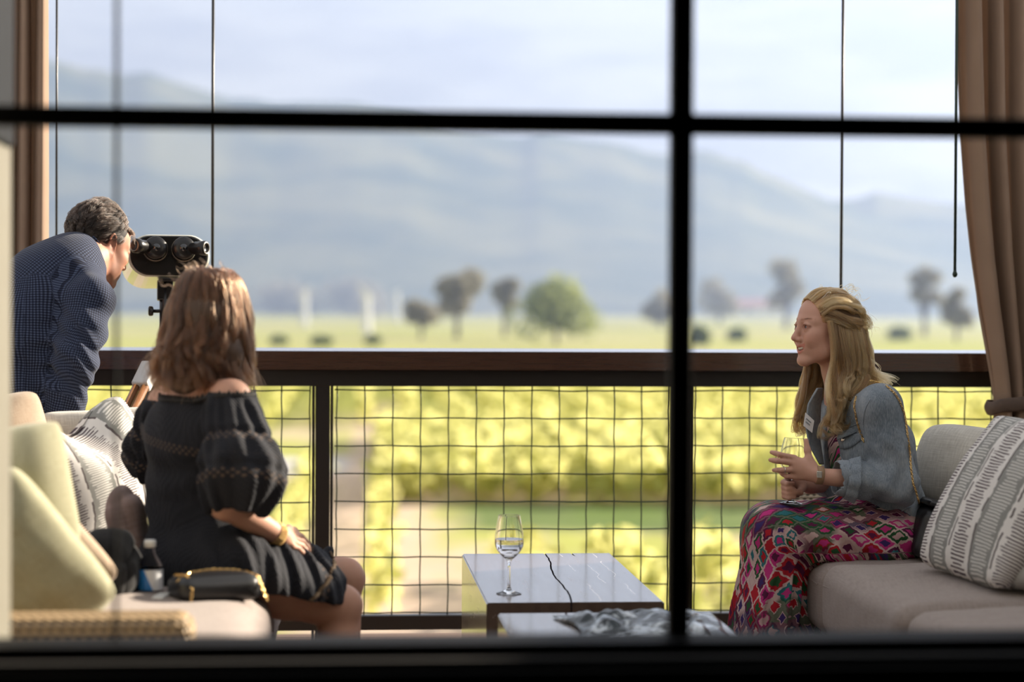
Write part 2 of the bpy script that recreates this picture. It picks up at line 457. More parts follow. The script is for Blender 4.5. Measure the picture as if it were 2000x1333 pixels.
bush(545, 676, 20, 40, 'low bush in the field next to the head of the woman in black', 23)
bush(1757, 660, 28, 48, 'dark round bush in the field behind the blond hair', 24)
bush(1440, 664, 26, 40, 'dark bush in the field right of the upright window bar', 25)
bush(1365, 672, 40, 40, 'dark bush partly behind the upright window bar', 26)
bush(1480, 790, 40, 60, 'grey-green bush among the vines behind the wire, left of the blond woman', 27, m_treegrey)
bush(1775, 800, 40, 56, 'grey-green bush among the vines behind the wire, right of the denim shoulder', 28, m_treegrey)
bush(1190, 790, 34, 70, 'grey-green bush at the far end of the vine rows, under the round tree', 29, m_treegrey)
bush(950, 770, 26, 90, 'low grey-green bush at the far end of the vine rows, under the grey trees', 30, m_treegrey)

def wind_machine(px, ybase, ytop, label, ang):
    D = FPX * 6.23 / (ybase - 600)
    base = Vector(((px - 1000) / FPX * D, D, -5)); H = (ybase - ytop) / FPX * D
    t = thing('wind_machine', base, label, 'wind machine', 'frost wind machines in the fields')
    obj('tower', tube([base, base + Vector((0, 0, H * .95))], [1.15, .75], 10), m_white, t)
    hub = base + Vector((0, -.4, H * .95))
    obj('gearbox', box(hub, (.35, .8, .35), .1, bx=Vector((1, 0, 0)), by=Vector((0, 1, 0))), m_white, t)
    for s in (0, math.pi):
        d = Vector((math.cos(ang + s), 0, math.sin(ang + s)))
        obj('blade', box(hub + d * 1.3 + Vector((0, -.8, 0)), (1.3, .06, .34), .03, bx=d, by=Vector((0, 1, 0)), bz=d.cross(Vector((0, 1, 0)))), m_white, t)
wind_machine(595, 640, 570, 'white wind machine in the fields nearest the woman in black', .9)
wind_machine(716, 652, 568, 'tallest white wind machine, second from the woman in black', 2.4)
wind_machine(776, 630, 568, 'farthest white wind machine, beside the grey trees', .4)
def house(px, ybase, hpx, wpx, label, D=None, roof=None):
    D = D or FPX * 6.23 / (ybase - 600)
    zb = W(px, ybase, D).z
    base = Vector(((px - 1000) / FPX * D, D, zb)); H = hpx / FPX * D; wd = wpx / FPX * D
    t = thing('house', base, label, 'house')
    X, Y = Vector((1, 0, 0)), Vector((0, 1, 0))
    obj('wall', box(base + Vector((0, 0, H * .3)), (wd / 2, wd * .3, H * .3), bx=X, by=Y), m_white, t)
    V = []
    for sx in (-1, 1):
        V += [base + Vector((sx * wd * .55, -wd * .36, H * .56)), base + Vector((sx * wd * .55, wd * .36, H * .56)), base + Vector((sx * wd * .55, 0, H))]
    obj('roof', from_pydata(V, [(0, 1, 2), (3, 5, 4), (0, 2, 5, 3), (1, 4, 5, 2), (0, 3, 4, 1)]), roof or m_roofpink, t)
    for sx in (-.3, .3):
        obj('window', box(base + Vector((sx * wd, -wd * .3, H * .3)), (wd * .06, .05, H * .1), bx=X, by=Y), m_black, t)
house(1482, 618, 34, 84, 'farmhouse with a faded pink roof left of the blond woman', D=900)
house(1395, 622, 20, 36, 'small white farm building beside the pink roofed farmhouse', D=900, roof=m_white)
house(662, 400, 26, 40, 'white house high on the hillside, the larger of two', D=2300, roof=m_white)
house(608, 440, 18, 26, 'small white house on the hillside below the larger one', D=2200, roof=m_white)

# ---------------------------------------------------------------- terrace shell
VR = 7.46                                      # the railing's line
VW = 3.40                                      # the window wall
obj('floor', boxb(-3.2, 3.6, VW + .06, VR + .22, -.25, 0), m_deck, kind='structure')
obj('floor_room', boxb(-3.2, 3.6, -1.6, VW + .06, -.25, 0), m_room, kind='structure')
obj('ceiling', boxb(-3.2, 3.6, -1.6, VW + .06, 2.75, 2.9), m_room, kind='structure')
obj('wall_left', boxb(-3.3, -3.2, -1.6, VW + .06, 0, 2.75), m_room, kind='structure')
obj('wall_right', boxb(3.6, 3.7, -1.6, VW + .06, 0, 2.75), m_room, kind='structure')
obj('wall_back', boxb(-3.2, 3.6, -1.7, -1.6, 0, 2.75), m_room, kind='structure')
# window wall with the opening: left side at pixel 22, sill at pixel row 1240
uL = uv_of(W(-70, 666, 3.4))[0]
zS = W(1000, 1244, VW).z
zT = 2.35; uR = 1.75
m_outwall = mat('pale_plaster', (.55, .52, .46), .85, build=lambda n: {'Base_Color': n.mix(n.noise(14, n.coord()), (.52, .49, .43), (.58, .55, .49))})
obj('wall_front', boxb(-3.2, uL, VW - .08, VW + .06, 0, 2.75), m_outwall, kind='structure')
obj('wall_front', boxb(uR, 3.6, VW - .08, VW + .06, 0, 2.75), m_outwall, kind='structure')
obj('wall_front', boxb(uL, uR, VW - .08, VW + .06, 0, zS - .05), m_outwall, kind='structure')
obj('wall_front', boxb(uL, uR, VW - .08, VW + .06, zT, 2.75), m_outwall, kind='structure')
obj('wall_lining', boxb(-3.2, uL - .002, VW - .12, VW - .081, 0, 2.75), m_room, kind='structure')
obj('wall_lining', boxb(uL, 3.6, VW - .12, VW - .081, 0, zS - .02), m_room, kind='structure')
def window():
    t = bpy.data.objects.new('window_1', None); COL.objects.link(t); t.location = B(uL, VW, zS); t.rotation_euler = (0, 0, TH); t['kind'] = 'structure'
    bm = bmesh.new()
    for u0, u1, z0, z1 in ((uL - .06, uL, zS, zT), (uR - .05, uR, zS, zT), (uL, uR, zS - .06, zS), (uL, uR, zT - .05, zT)):
        bm_box(bm, B((u0 + u1) / 2, VW - .03, (z0 + z1) / 2), ((u1 - u0) / 2, .05, (z1 - z0) / 2))
    obj('frame', bm, m_black, t, kind='structure')
    obj('sill', boxb(-3.0, 3.0, VW - .14, VW + .02, zS - .07, zS - .035, .006), m_black, t, kind='structure')
    hp = W(1000, 238, VW); zc = hp.z
    pts = W(1331, 666, VW + .02); uc = uv_of(pts)[0]
    obj('muntin', boxb(uL, uR, VW - .018, VW + .018, zc - .0168, zc + .0168, .003), m_black, t, kind='structure')
    obj('muntin', boxb(uc - .0182, uc + .0182, VW - .018, VW + .018, zS, zT, .003), m_black, t, kind='structure')
    ut = uv_of(W(235, 666, VW + .02))[0]
    obj('muntin', boxb(ut - .0032, ut + .0032, VW - .008, VW + .008, zS, zT, .001), m_black, t, kind='structure')
    m = bpy.data.materials.new('window_glass'); m.use_nodes = True; n = N(m.node_tree); n.n.remove(n.n['Principled BSDF'])
    tr = n.node('ShaderNodeBsdfTransparent'); tr.inputs[0].default_value = (.985, .99, .985, 1)
    gl = n.node('ShaderNodeBsdfGlossy'); gl.inputs['Roughness'].default_value = 0.0
    fr = n.node('ShaderNodeFresnel'); fr.inputs[0].default_value = 1.45
    mx = n.node('ShaderNodeMixShader'); n.l.new(fr.outputs[0], mx.inputs[0]); n.l.new(tr.outputs[0], mx.inputs[1]); n.l.new(gl.outputs[0], mx.inputs[2])
    n.l.new(mx.outputs[0], n.n['Material Output'].inputs[0])
    V = [B(uL, VW, zS), B(uR, VW, zS), B(uR, VW, zT), B(uL, VW, zT)]
    obj('pane', from_pydata(V, [(0, 1, 2, 3)]), m, t, kind='structure')
window()
# pale exterior casing outside the window's edge, with a black box over it
uc0 = uv_of(W(-60, 666, 3.75))[0]; uc1 = uv_of(W(21, 666, 3.75))[0]
zt0 = W(0, 268, 3.75).z
pt = obj('trim_1', boxb(uc0, uc1, VW + .06, VW + .42, 0, zt0, .004), m_cladding, kind='structure')
obj('trim_2', boxb(uc0, uv_of(W(30, 666, 3.75))[0], VW + .06, VW + .40, zt0 - .02, 2.75, .004), m_black, kind='structure')

# header beam that carries curtains and cables, with the posts outside the view
obj('beam_header', boxb(-3.2, 3.6, VR - .30, VR - .12, 2.62, 2.86), m_railwood, kind='structure')
obj('column_unseen', boxb(2.86, 3.30, VR - .34, VR - .10, 0, 2.62), m_railwood, kind='structure')  # out-of-view pier, made this wide to block sunlight
obj('wall_sun_block', boxb(2.86, 2.96, VW + .06, VR - .34, 0, 1.84), m_outwall, kind='structure')  # unseen wall, added so the right-hand seats stay out of the sun
obj('column_unseen', boxb(-3.0, -2.82, VR - .30, VR - .12, 0, 2.62), m_railwood, kind='structure')

# ---------------------------------------------------------------- railing
def railing():
    u0, u1 = -3.1, 3.5
    up = uv_of(W(630, 900, 7.46))[0]
    t = thing('deck_railing', B(up, VR, 0), 'brown balcony railing with square wire mesh panels along the terrace edge', 'railing', rz=TH)
    bm = boxb(u0, u1, VR - .08, VR + .07, 1.000, 1.068)
    for v in bm.verts:                          # the top slopes a little towards the deck
        if v.co.z > 1.03 and uv_of(v.co)[1] > VR: v.co.z += .009
    bmesh.ops.bevel(bm, geom=bm.edges[:], offset=.003, segments=2, affect='EDGES')
    obj('cap_rail', bm, m_railwood, t)
    obj('top_rail', boxb(u0, u1, VR - .03, VR + .03, .940, .999, .003), m_raildark, t)
    obj('bottom_rail', boxb(u0, u1, VR - .025, VR + .025, .052, .105, .003), m_raildark, t)
    u2 = uv_of(W(1334, 900, 7.5))[0]
    posts = [2 * up - u2, up, u2, 2 * u2 - up]
    for p in posts:
        bm = bmesh.new()
        bm_box(bm, B(p, VR, .47), (.026, .026, .47)); bm_box(bm, B(p - .033, VR - .012, .47), (.005, .018, .47)); bm_box(bm, B(p + .033, VR - .012, .47), (.005, .018, .47))
        obj('post', bm, m_raildark, t)
    s = .1016
    for a, b in zip(posts, posts[1:]):
        bm = bmesh.new(); k = 0
        lo, hi = a + .043, b - .043
        nv = int((hi - lo) / s)
        off = .008
        r = random.Random(int(a * 100))
        xs = [lo + off + s * i for i in range(nv + 1)]
        zs = [.925 - s * i for i in range(9)]
        for x in xs:
            ph = r.random() * 6
            bm_tube(bm, [B(x + .0013 * math.sin(ph + j * 1.7), VR + .002 * (-1) ** j, .10 + (.84) * j / 18) for j in range(19)], .0027, 6)
        for z in zs:
            m = max(4, nv * 2)
            ph = r.random() * 6
            bm_tube(bm, [B(lo + (hi - lo) * j / m, VR + .005 + .002 * (-1) ** j, z + .0013 * math.sin(ph + j * 1.3) - .003 * (j / m)) for j in range(m + 1)], .0027, 6)
        obj('wire_mesh', bm, m_wire, t, smooth=True)
railing()

# cables of the roll-down screens and the curtain wand
def cable(px, Y, label, r=.0055):
    p0 = W(px, 300, Y); u, v = uv_of(p0)
    o = obj('screen_cable', tube([B(u, v, 1.069), B(u, v, 2.62)], r, 8), m_raildark, smooth=True)
    rehome(o, B(u, v, 1.069)); tag(o, label, 'cable', 'thin upright screen cables')
cable(415.5, 7.42, 'thin black upright cable rising from the railing behind the binoculars')
cable(1644.5, 7.55, 'thin black upright cable rising from the railing behind the blond woman')
cable(110.5, 7.32, 'thin dark upright cable at the edge of the curtain by the man', .004)
def wand():
    a = W(1865, 536, 7.18); b = W(1869, -40, 7.18); b.z = 2.6
    t = thing('curtain_wand', a, 'thin dark curtain wand with a ball end hanging beside the gathered curtain', 'curtain wand')
    obj('rod', tube([a, b], .0052, 8), m_wire, t, smooth=True)
    obj('ball_end', lathe([(0, -.012), (.006, -.009), (.0095, 0), (.006, .009), (.004, .018)], a, seg=12), m_wire, t, smooth=True)
wand()

# ---------------------------------------------------------------- curtains
def curtain_nodes(n):
    f = n.noise(420, n.coord(), 2); x = n.noise(9, n.coord(), 3)
    return {'Base_Color': n.mix(x, (.27, .185, .135), (.34, .24, .175)), 'Roughness': .85, 'Normal': n.bump(f, .15, .002)}
m_curtain = mat('tan_curtain_cloth', build=curtain_nodes, Specular_IOR_Level=.2)
m_tie = mat('brown_tieback', (.095, .06, .045), .7, build=lambda n: {'Base_Color': n.mix(n.noise(60, n.coord()), (.07, .045, .035), (.13, .085, .06))})
def add_translucency(m, fac, colour):
    n = N(m.node_tree); out = n.n['Material Output']; p = n.n['Principled BSDF']
    t = n.node('ShaderNodeBsdfTranslucent'); t.inputs[0].default_value = (*colour, 1)
    mx = n.node('ShaderNodeMixShader'); mx.inputs[0].default_value = fac
    n.l.new(p.outputs[0], mx.inputs[1]); n.l.new(t.outputs[0], mx.inputs[2]); n.l.new(mx.outputs[0], out.inputs[0])
add_translucency(m_curtain, .14, (.66, .48, .36))
def curtain(prof, folds, Y, ztop, zbot, seed, depth):
    """prof: [(z, left, width)] in metres along the railing; folds taper into the tie."""
    zz = [p[0] for p in prof]; r = np.random.default_rng(seed)
    ph = r.uniform(0, .9, 40)
    def fn(s, t):
        z = ztop + (zbot - ztop) * t
        l = np.interp(-z, [-q for q in zz], [p[1] for p in prof]); wd = np.interp(-z, [-q for q in zz], [p[2] for p in prof])
        a = s * folds
        dep = depth * (.35 + .65 * min(1, wd / prof[0][2] + .15))
        sh = math.sin(2 * math.pi * a + ph[int(a) % 40]) + .28 * math.sin(4 * math.pi * a + ph[(int(a) + 7) % 40] + z * 1.2)
        return B(l + s * wd + .010 * math.sin(2 * math.pi * a + 1.2 + z), Y + dep * sh, z)
    me = grid_mesh(fn, folds * 22, 70)
    return me
def curtains():
    t = thing('curtain', W(1960, 800, 7.2) - Vector((0, 0, .8)), 'tan curtain gathered by a brown tieback at the end of the railing', 'curtain')
    Yv = 7.16
    rows = [(-60, 1874, .66), (0, 1877, .65), (150, 1880, .64), (260, 1884, .62), (400, 1894, .60), (500, 1905, .56), (600, 1920, .51), (690, 1937, .44), (740, 1946, .40), (780, 1952, .37), (840, 1952, .40), (1000, 1950, .44), (1300, 1946, .5)]
    prof = []
    for py, px, wd in rows:
        p = W(px, py, Yv + .12); prof.append((p.z, uv_of(p)[0], wd))
    prof[0] = (2.6, prof[0][1], prof[0][2]); prof[-1] = (.02, prof[-1][1], prof[-1][2])
    o = obj('panel', curtain(prof, 8, Yv - .12 * 0, 2.6, .02, 3, .045), m_curtain, t, smooth=True)
    mo = o.modifiers.new('thick', 'SOLIDIFY'); mo.thickness = .003
    c = W(1990, 780, Yv)
    # a flat band round the bunch
    def fn(s, q):
        i = s * 40; a = 2 * math.pi * s
        base = uv_of(W(1950, 780, 7.25))[0] + .075
        rr = 1 + .05 * math.sin(math.pi * q) + .02 * math.sin(9 * a)
        return B(base + .11 + .195 * rr * math.cos(a), Yv + .075 * rr * math.sin(a), c.z - .01 + .040 * (1 + math.cos(a)) - .03 + (q - .5) * .05 + .003 * math.sin(7 * a))
    b = obj('tieback', grid_mesh(fn, 60, 9), m_tie, t, smooth=True)
    mo = b.modifiers.new('thick', 'SOLIDIFY'); mo.thickness = .004
    # the other curtain, hanging straight at the left end
    p0 = W(112, 0, 7.28); p1 = W(110, 480, 7.28)
    uR_ = uv_of(p0)[0]
    prof2 = [(2.6, uR_ - .30, .30), (1.4, uR_ - .305, .30), (.02, uR_ - .31, .30)]
    t2 = thing('curtain', B(uR_ - .15, 7.16, 0), 'tan curtain hanging straight behind the man in the checked jacket', 'curtain')
    o2 = obj('panel', curtain(prof2, 5, 7.16, 2.6, .02, 8, .04), m_curtain, t2, smooth=True)
    mo = o2.modifiers.new('thick', 'SOLIDIFY'); mo.thickness = .003
curtains()
# ---------------------------------------------------------------- soft furniture
def linen(name, c0, c1, scale=260, bump=.25):
    def b(n):
        v = n.coord('UV'); x, y, z = n.xyz(v)
        wv = n.math('ADD', n.noise(1, n.vec(n.math('MULTIPLY', x, scale * .08), n.math('MULTIPLY', y, scale), 0), 2), n.noise(1, n.vec(n.math('MULTIPLY', x, scale), n.math('MULTIPLY', y, scale * .08), 0), 2))
        f = n.math('MULTIPLY', wv, .5)
        return {'Base_Color': n.mix(n.ramp(f, [(.35, (0, 0, 0)), (.65, (1, 1, 1))]), c0, c1), 'Roughness': .9, 'Normal': n.bump(f, bump, .004)}
    return mat(name, build=b, Specular_IOR_Level=.15, Sheen_Weight=.15)
m_linen = linen('off_white_linen', (.50, .47, .42), (.66, .63, .57), 90)
m_greenlinen = linen('pale_sage_linen', (.31, .30, .195), (.40, .385, .265), 120)
m_seat = linen('greige_seat_fabric', (.26, .215, .195), (.355, .30, .275), 320, .12)
m_tanback = linen('tan_back_fabric', (.36, .27, .195), (.45, .35, .26), 200, .1)
m_throw = linen('dusty_pink_throw', (.30, .215, .20), (.42, .31, .29), 120, .5)
m_darkcloth = linen('black_wool', (.008, .008, .009), (.02, .02, .022), 200, .2)
def printed(name, seed):
    """White cotton with bands of brushed dashes and grey bands with pale dashes, along the pillow's u axis."""
    def b(n):
        u, v, _ = n.xyz(n.coord('UV'))
        wob = n.math('MULTIPLY', n.math('SUBTRACT', n.noise(3.2, n.vec(u, v, seed), 2), .5), .035)
        t = n.math('MULTIPLY', n.math('ADD', u, wob), 4.6)
        band = n.math('FLOOR', t); f = n.math('FRACT', t)
        odd = n.math('GREATER_THAN', n.math('FRACT', n.math('MULTIPLY', band, .5)), .25)
        edge = n.math('MULTIPLY', n.math('SUBTRACT', n.noise(26, n.vec(n.math('MULTIPLY', v, 1.0), band, seed), 1), .5), .34)
        rows = n.math('MULTIPLY', v, 52)
        ri = n.math('FLOOR', rows); rf = n.math('FRACT', n.math('ADD', rows, n.math('MULTIPLY', n.noise(12, n.vec(u, v, seed), 1), .8)))
        wn = n.node('ShaderNodeTexWhiteNoise', noise_dimensions='2D'); n.put(wn.inputs['Vector'], n.vec(ri, n.math('MULTIPLY', band, 7.3)))
        half = n.math('ADD', .20, n.math('MULTIPLY', wn.outputs['Value'], .17))
        inside = n.math('LESS_THAN', n.math('ABSOLUTE', n.math('SUBTRACT', f, .5)), half)
        dash = n.math('MULTIPLY', inside, n.math('LESS_THAN', rf, .46))
        white = n.mix(dash, (.72, .69, .66), (.10, .075, .085))
        grey_in = n.math('LESS_THAN', n.math('ABSOLUTE', n.math('SUBTRACT', n.math('ADD', f, n.math('MULTIPLY', edge, .35)), .5)), .44)
        grey = n.mix(grey_in, (.72, .69, .66), n.mix(dash, (.27, .27, .255), (.62, .60, .57)))
        # a wavy dark line between neighbouring bands
        ln = n.math('LESS_THAN', n.math('ABSOLUTE', n.math('SUBTRACT', n.math('ADD', f, n.math('MULTIPLY', edge, .22)), .035)), .03)
        c = n.mix(odd, white, grey)
        c = n.mix(n.math('MULTIPLY', ln, n.math('GREATER_THAN', n.noise(7, n.vec(v, band, seed), 1), .45)), c, (.13, .11, .11))
        return {'Base_Color': c, 'Roughness': .9, 'Normal': n.bump(n.noise(160, n.coord('UV'), 1), .12, .003)}
    return mat(name, build=b, Specular_IOR_Level=.15)
m_print = printed('brushstroke_print_cotton', 1.0); m_print2 = printed('brushstroke_print_cotton_dark', 5.0)
def wicker_nodes(c0, c1, s=46):
    def b(n):
        x, y, z = n.xyz(n.coord())
        h = n.math('ADD', x, y)
        row_ = n.math('FLOOR', n.math('MULTIPLY', z, s * 1.6))
        sh = n.math('MULTIPLY', n.math('FRACT', n.math('MULTIPLY', row_, .5)), 2)
        a = n.math('SINE', n.math('MULTIPLY', n.math('ADD', n.math('MULTIPLY', h, s), n.math('MULTIPLY', sh, .5)), 6.283))
        c = n.math('SINE', n.math('MULTIPLY', n.math('MULTIPLY', z, s * 1.6), 6.283))
        f = n.math('ADD', n.math('MULTIPLY', a, .25), n.math('ADD', n.math('MULTIPLY', c, .25), .5))
        return {'Base_Color': n.mix(n.ramp(f, [(.15, (0, 0, 0)), (.5, (1, 1, 1))]), c0, c1), 'Roughness': .6, 'Normal': n.bump(f, .8, .006)}
    return b
m_wicker = mat('honey_wicker', build=wicker_nodes((.06, .035, .016), (.36, .245, .125)))
m_wickergrey = mat('grey_wicker', build=wicker_nodes((.03, .03, .03), (.34, .32, .28), 60))
m_wickerpale = mat('pale_wicker', build=wicker_nodes((.10, .08, .055), (.50, .43, .32), 46))
m_gold = mat('gold_chain', (.75, .50, .20), .28, 1.0)
m_blackleather = mat('black_leather', (.010, .010, .012), .38, build=lambda n: {'Normal': n.bump(n.noise(220, n.coord(), 2), .1, .002)})

def cushion_mesh(sx, sy, sz, r=.05, crown=.02, seed=0, wr=.004, n=26, creases=0.0):
    """A box cushion, origin at the middle of its underside: rounded edges, a crowned top and soft wrinkles."""
    bm = bmesh.new(); bmesh.ops.create_cube(bm, size=2)
    bmesh.ops.subdivide_edges(bm, edges=bm.edges[:], cuts=n, use_grid_fill=True)
    h = np.array([sx / 2, sy / 2, sz / 2])
    P = np.array([v.co[:] for v in bm.verts])
    Q = P * h
    inner = np.clip(Q, -(h - r), h - r)
    dlt = Q - inner; L = np.linalg.norm(dlt, axis=1)
    m_ = L > 1e-9
    Q[m_] = inner[m_] + dlt[m_] / np.maximum(np.abs(dlt[m_]).max(1), L[m_] * 0 + 1e-9)[:, None] * 0 + dlt[m_] / L[m_][:, None] * r * np.minimum(1, np.abs(dlt[m_]).max(1) / r)[:, None]
    u, v, w_ = P[:, 0], P[:, 1], P[:, 2]
    Q[:, 2] += np.maximum(w_, 0) * crown * (1 - u ** 2) * (1 - v ** 2) * 1.3
    Q[:, 0] += np.sign(u) * (np.abs(u) > .98) * crown * .5 * (1 - v ** 2) * (1 - w_ ** 2)
    Q[:, 1] += np.sign(v) * (np.abs(v) > .98) * crown * .5 * (1 - u ** 2) * (1 - w_ ** 2)
    nn = sinnoise(Q, 22, seed) * wr + sinnoise(Q * np.array([1, 1.7, 1]), 55, seed + 5) * wr * .35
    Q[:, 2] += nn * np.maximum(w_, 0)
    Q[:, 0] += nn * (np.abs(u) > .98)
    if creases:
        # gathered folds that run in from the front edge
        ph = v * sy * 42 + 3 * sinnoise(Q * np.array([.4, 1, 0]), 6, seed + 9)
        amp = creases * np.clip(1.15 - np.abs(u + .15) * .9, 0, 1) * (.45 + .55 * sinnoise(Q * np.array([1, .6, 0]), 9, seed + 3) ** 2)
        Q[:, 2] += amp * np.abs(np.sin(ph)) ** .7 * np.maximum(w_, 0) * (1 - v ** 4)
    Q[:, 2] += sz / 2
    for q, vv in zip(Q, bm.verts): vv.co = q
    uvl = bm.loops.layers.uv.new('uv')
    for f in bm.faces:
        nx, ny, nz = (abs(k) for k in f.normal)
        for lp in f.loops:
            c = lp.vert.co
            lp[uvl].uv = (c.x, c.y) if nz >= max(nx, ny) else ((c.y, c.z) if nx > ny else (c.x, c.z))
    return bm
def place(bm, M):
    bm.transform(M); return bm
def frame_M(origin, xa, ya, za=None):
    xa = Vector(xa).normalized(); ya = Vector(ya); ya = (ya - xa * ya.dot(xa)).normalized(); za = xa.cross(ya)
    m = Matrix.Identity(4)
    for i, v in enumerate((xa, ya, za)):
        for j in range(3): m[j][i] = v[j]
    m.translation = origin
    return m
def pillow_mesh(w_, h_, t_, seed=0, n=44, sag=.0, dent=0.0, bow=.07, rep=(1, 1), rnd=.09):
    """Pillow in its own plane (x across, z up, y thickness): corners drawn out, wrinkles towards the corners."""
    V = []; Fc = []; UV = []
    us = np.linspace(-1, 1, n)
    U, Vv = np.meshgrid(us, us)
    cr = 1 - rnd * (U * Vv) ** 4
    X = U * w_ / 2 * (1 - bow * (1 - Vv ** 2)) * cr; Z = Vv * h_ / 2 * (1 - bow * (1 - U ** 2)) * cr
    T = t_ / 2 * np.clip((1 - U ** 2) * (1 - Vv ** 2), 0, 1) ** .42
    P = np.stack([X, X * 0, Z], -1)
    rad = np.sqrt(U ** 2 + Vv ** 2)
    wr = sinnoise(P, 26, seed) * .010 * smoothstep(.3, 1.1, rad) + sinnoise(P, 60, seed + 1) * .003
    T1 = T * (1 + .12 * sinnoise(P, 7, seed + 2)) + wr * np.clip(T / (t_ * .12), 0, 1)
    T2 = T * (1 + .12 * sinnoise(P, 7, seed + 3)) + wr * np.clip(T / (t_ * .12), 0, 1)
    if dent:
        T1 -= dent * np.exp(-((U / .35) ** 2 + ((Vv - .75) / .5) ** 2))
        Z -= dent * 1.2 * np.exp(-(U / .4) ** 2) * smoothstep(-.2, 1, Vv)
    Z = Z - sag * smoothstep(.2, 1, np.abs(U)) * smoothstep(.3, 1, Vv)
    for Ts in (-T1, T2):
        V.append(np.stack([X, Ts, Z], -1).reshape(-1, 3))
    V = np.concatenate(V); m = n * n
    bm = bmesh.new(); vs = [bm.verts.new(v) for v in V]; uvl = bm.loops.layers.uv.new('uv')
    for j in range(n - 1):
        for i in range(n - 1):
            a = j * n + i
            for q in ((a, a + 1, a + n + 1, a + n), (m + a, m + a + n, m + a + n + 1, m + a + 1)):
                f = bm.faces.new([vs[k] for k in q])
                for lp, k in zip(f.loops, q):
                    k %= m; lp[uvl].uv = ((k % n) / (n - 1) * rep[0], (k // n) / (n - 1) * rep[1])
    bmesh.ops.remove_doubles(bm, verts=bm.verts[:], dist=.0006)
    return bm
def pillow(px, py, Y, w_, h_, t_, face, up, m, label, name='throw_pillow', seed=0, cat='pillow', group=None, **k):
    """Centre at pixel/depth; face = direction its front looks, up = its own up."""
    c = W(px, py, Y); za = Vector(up).normalized(); ya = -Vector(face); ya = (ya - za * ya.dot(za)).normalized(); xa = ya.cross(za)
    Mx = Matrix.Identity(4)
    for i, v in enumerate((xa, ya, za)):
        for j in range(3): Mx[j][i] = v[j]
    Mx.translation = c
    o = obj(name, place(pillow_mesh(w_, h_, t_, seed, **k), Mx), m, smooth=True)
    rehome(o, c); return tag(o, label, cat, group)
Z3 = Vector((0, 0, 1))

# ---- the sofa on the right: seat cushions on a grey woven base, its low arm at the far end
def sofa_right():
    uf = uv_of(W(1640, 1140, 5.9))[0]          # front edge
    t = thing('sofa', B(uf + .45, 5.6, 0), 'greige cushioned sofa on a grey woven base, under the blond woman', 'sofa', rz=TH)
    bm = boxb(uf + .07, uf + .95, 4.35, 6.93, .0, .24, .015)
    obj('woven_base', bm, m_wickergrey, t)
    obj('arm', boxb(uv_of(W(1557, 960, 6.9))[0], uf + .95, 6.86, 6.96, .24, .63, .03, 3), m_wickerpale, t)
    obj('back', boxb(uf + .86, uf + .98, 4.35, 6.95, .24, .78, .03, 3), m_wickergrey, t)
    for v0, v1, dz, s, cr, du in ((6.02, 6.84, 0.0, 31, .0, .0), (5.14, 6.0, .012, 32, .022, -.012), (4.36, 5.12, .01, 33, .014, 0)):
        o = obj('seat_cushion', place(cushion_mesh(.90, v1 - v0, .215, .055, .018, s, .003, 44 if cr else 26, cr), frame_M(B(uf + .45 + du, (v0 + v1) / 2, .24 + dz), BX, BY)), m_seat, t, smooth=True)
        a = .055 * .35
        zt = .24 + dz + .215 - a - .004
        e = [B(uf + du + a, v0 + .05 + (v1 - v0 - .1) * i / 12, zt - .035 + .012 * math.sin(i * .26)) for i in range(13)]
        obj('piping', tube([p - BX * .0195 for p in e], .0022, 6), m_seat, o)
sofa_right()
# ---- the sofa on the left: near woven arm, tan back, seat cushions
def sofa_left():
    uf = uv_of(W(522, 1180, 5.0))[0]
    t = thing('sofa', B(uf - .4, 5.2, 0), 'pinkish greige sofa with a honey wicker arm, under the woman in black', 'sofa', rz=TH)
    obj('woven_base', boxb(uf - .92, uf - .06, 4.36, 6.30, .0, .27, .015), m_wicker, t)
    obj('arm', boxb(uf - 1.0, uv_of(W(388, 1200, 4.45))[0], 4.30, 4.45, 0, .578, .035, 3), m_wicker, t)
    obj('back', boxb(uf - 1.06, uf - .93, 4.32, 6.1, .24, .74, .03, 3), m_wicker, t)
    for v0, v1, s in ((4.47, 5.36, 41), (5.38, 6.33, 42)):
        o = obj('seat_cushion', place(cushion_mesh(.93, v1 - v0, .235, .075, .022, s, .003), frame_M(B(uf - .465, (v0 + v1) / 2, .27), BX, BY)), m_seat, t, smooth=True)
    # tan back cushion whose rounded top shows behind the pillows
    for v0, v1, s in ((4.55, 5.3, 43), (5.32, 6.05, 44)):
        o = obj('back_cushion', place(cushion_mesh(.20, v1 - v0, .42, .09, .03, s, .004, 20), frame_M(B(uf - .83, (v0 + v1) / 2, .49), BX + Z3 * .18, BY)), m_tanback, t, smooth=True)
sofa_left()

pillow(10, 968, 4.66, .32, .31, .17, BX * .35 - BY * .94, Z3 - BX * .18, m_greenlinen, 'upper of the two pale sage pillows at the corner of the left sofa', seed=51, bow=.03)
pillow(-15, 1148, 4.54, .44, .40, .17, BX * .12 - BY * .99, Z3 * .78 - BX * .62, m_greenlinen, 'lower of the two pale sage pillows, slumped behind the wicker arm', seed=52, bow=.03)
pillow(10, 1110, 4.74, .42, .38, .13, BX * .12 - BY * .99, Z3 * .78 - BX * .62, m_tanback, 'tan pillow wedged behind the slumped sage pillow', seed=53)
pillow(172, 926, 5.80, .55, .39, .25, BX * .80 - BY * .52 + Z3 * .42, Z3 - BX * .36, m_print2, 'brushstroke print pillow in grey and white, beside the woman in black', seed=54, dent=.05)
pillow(190, 890, 6.07, .33, .29, .11, BX * .2 - BY * .98, Z3 - BX * .05, m_linen, 'plain white linen pillow under the man\'s sleeve, behind the print pillow', seed=55)
pillow(10, 905, 5.86, .29, .39, .20, BX * .5 - BY * .85, Z3 - BX * .22, m_tanback, 'smooth tan pillow with a rounded top by the hem of the checked jacket', seed=56, bow=.02)
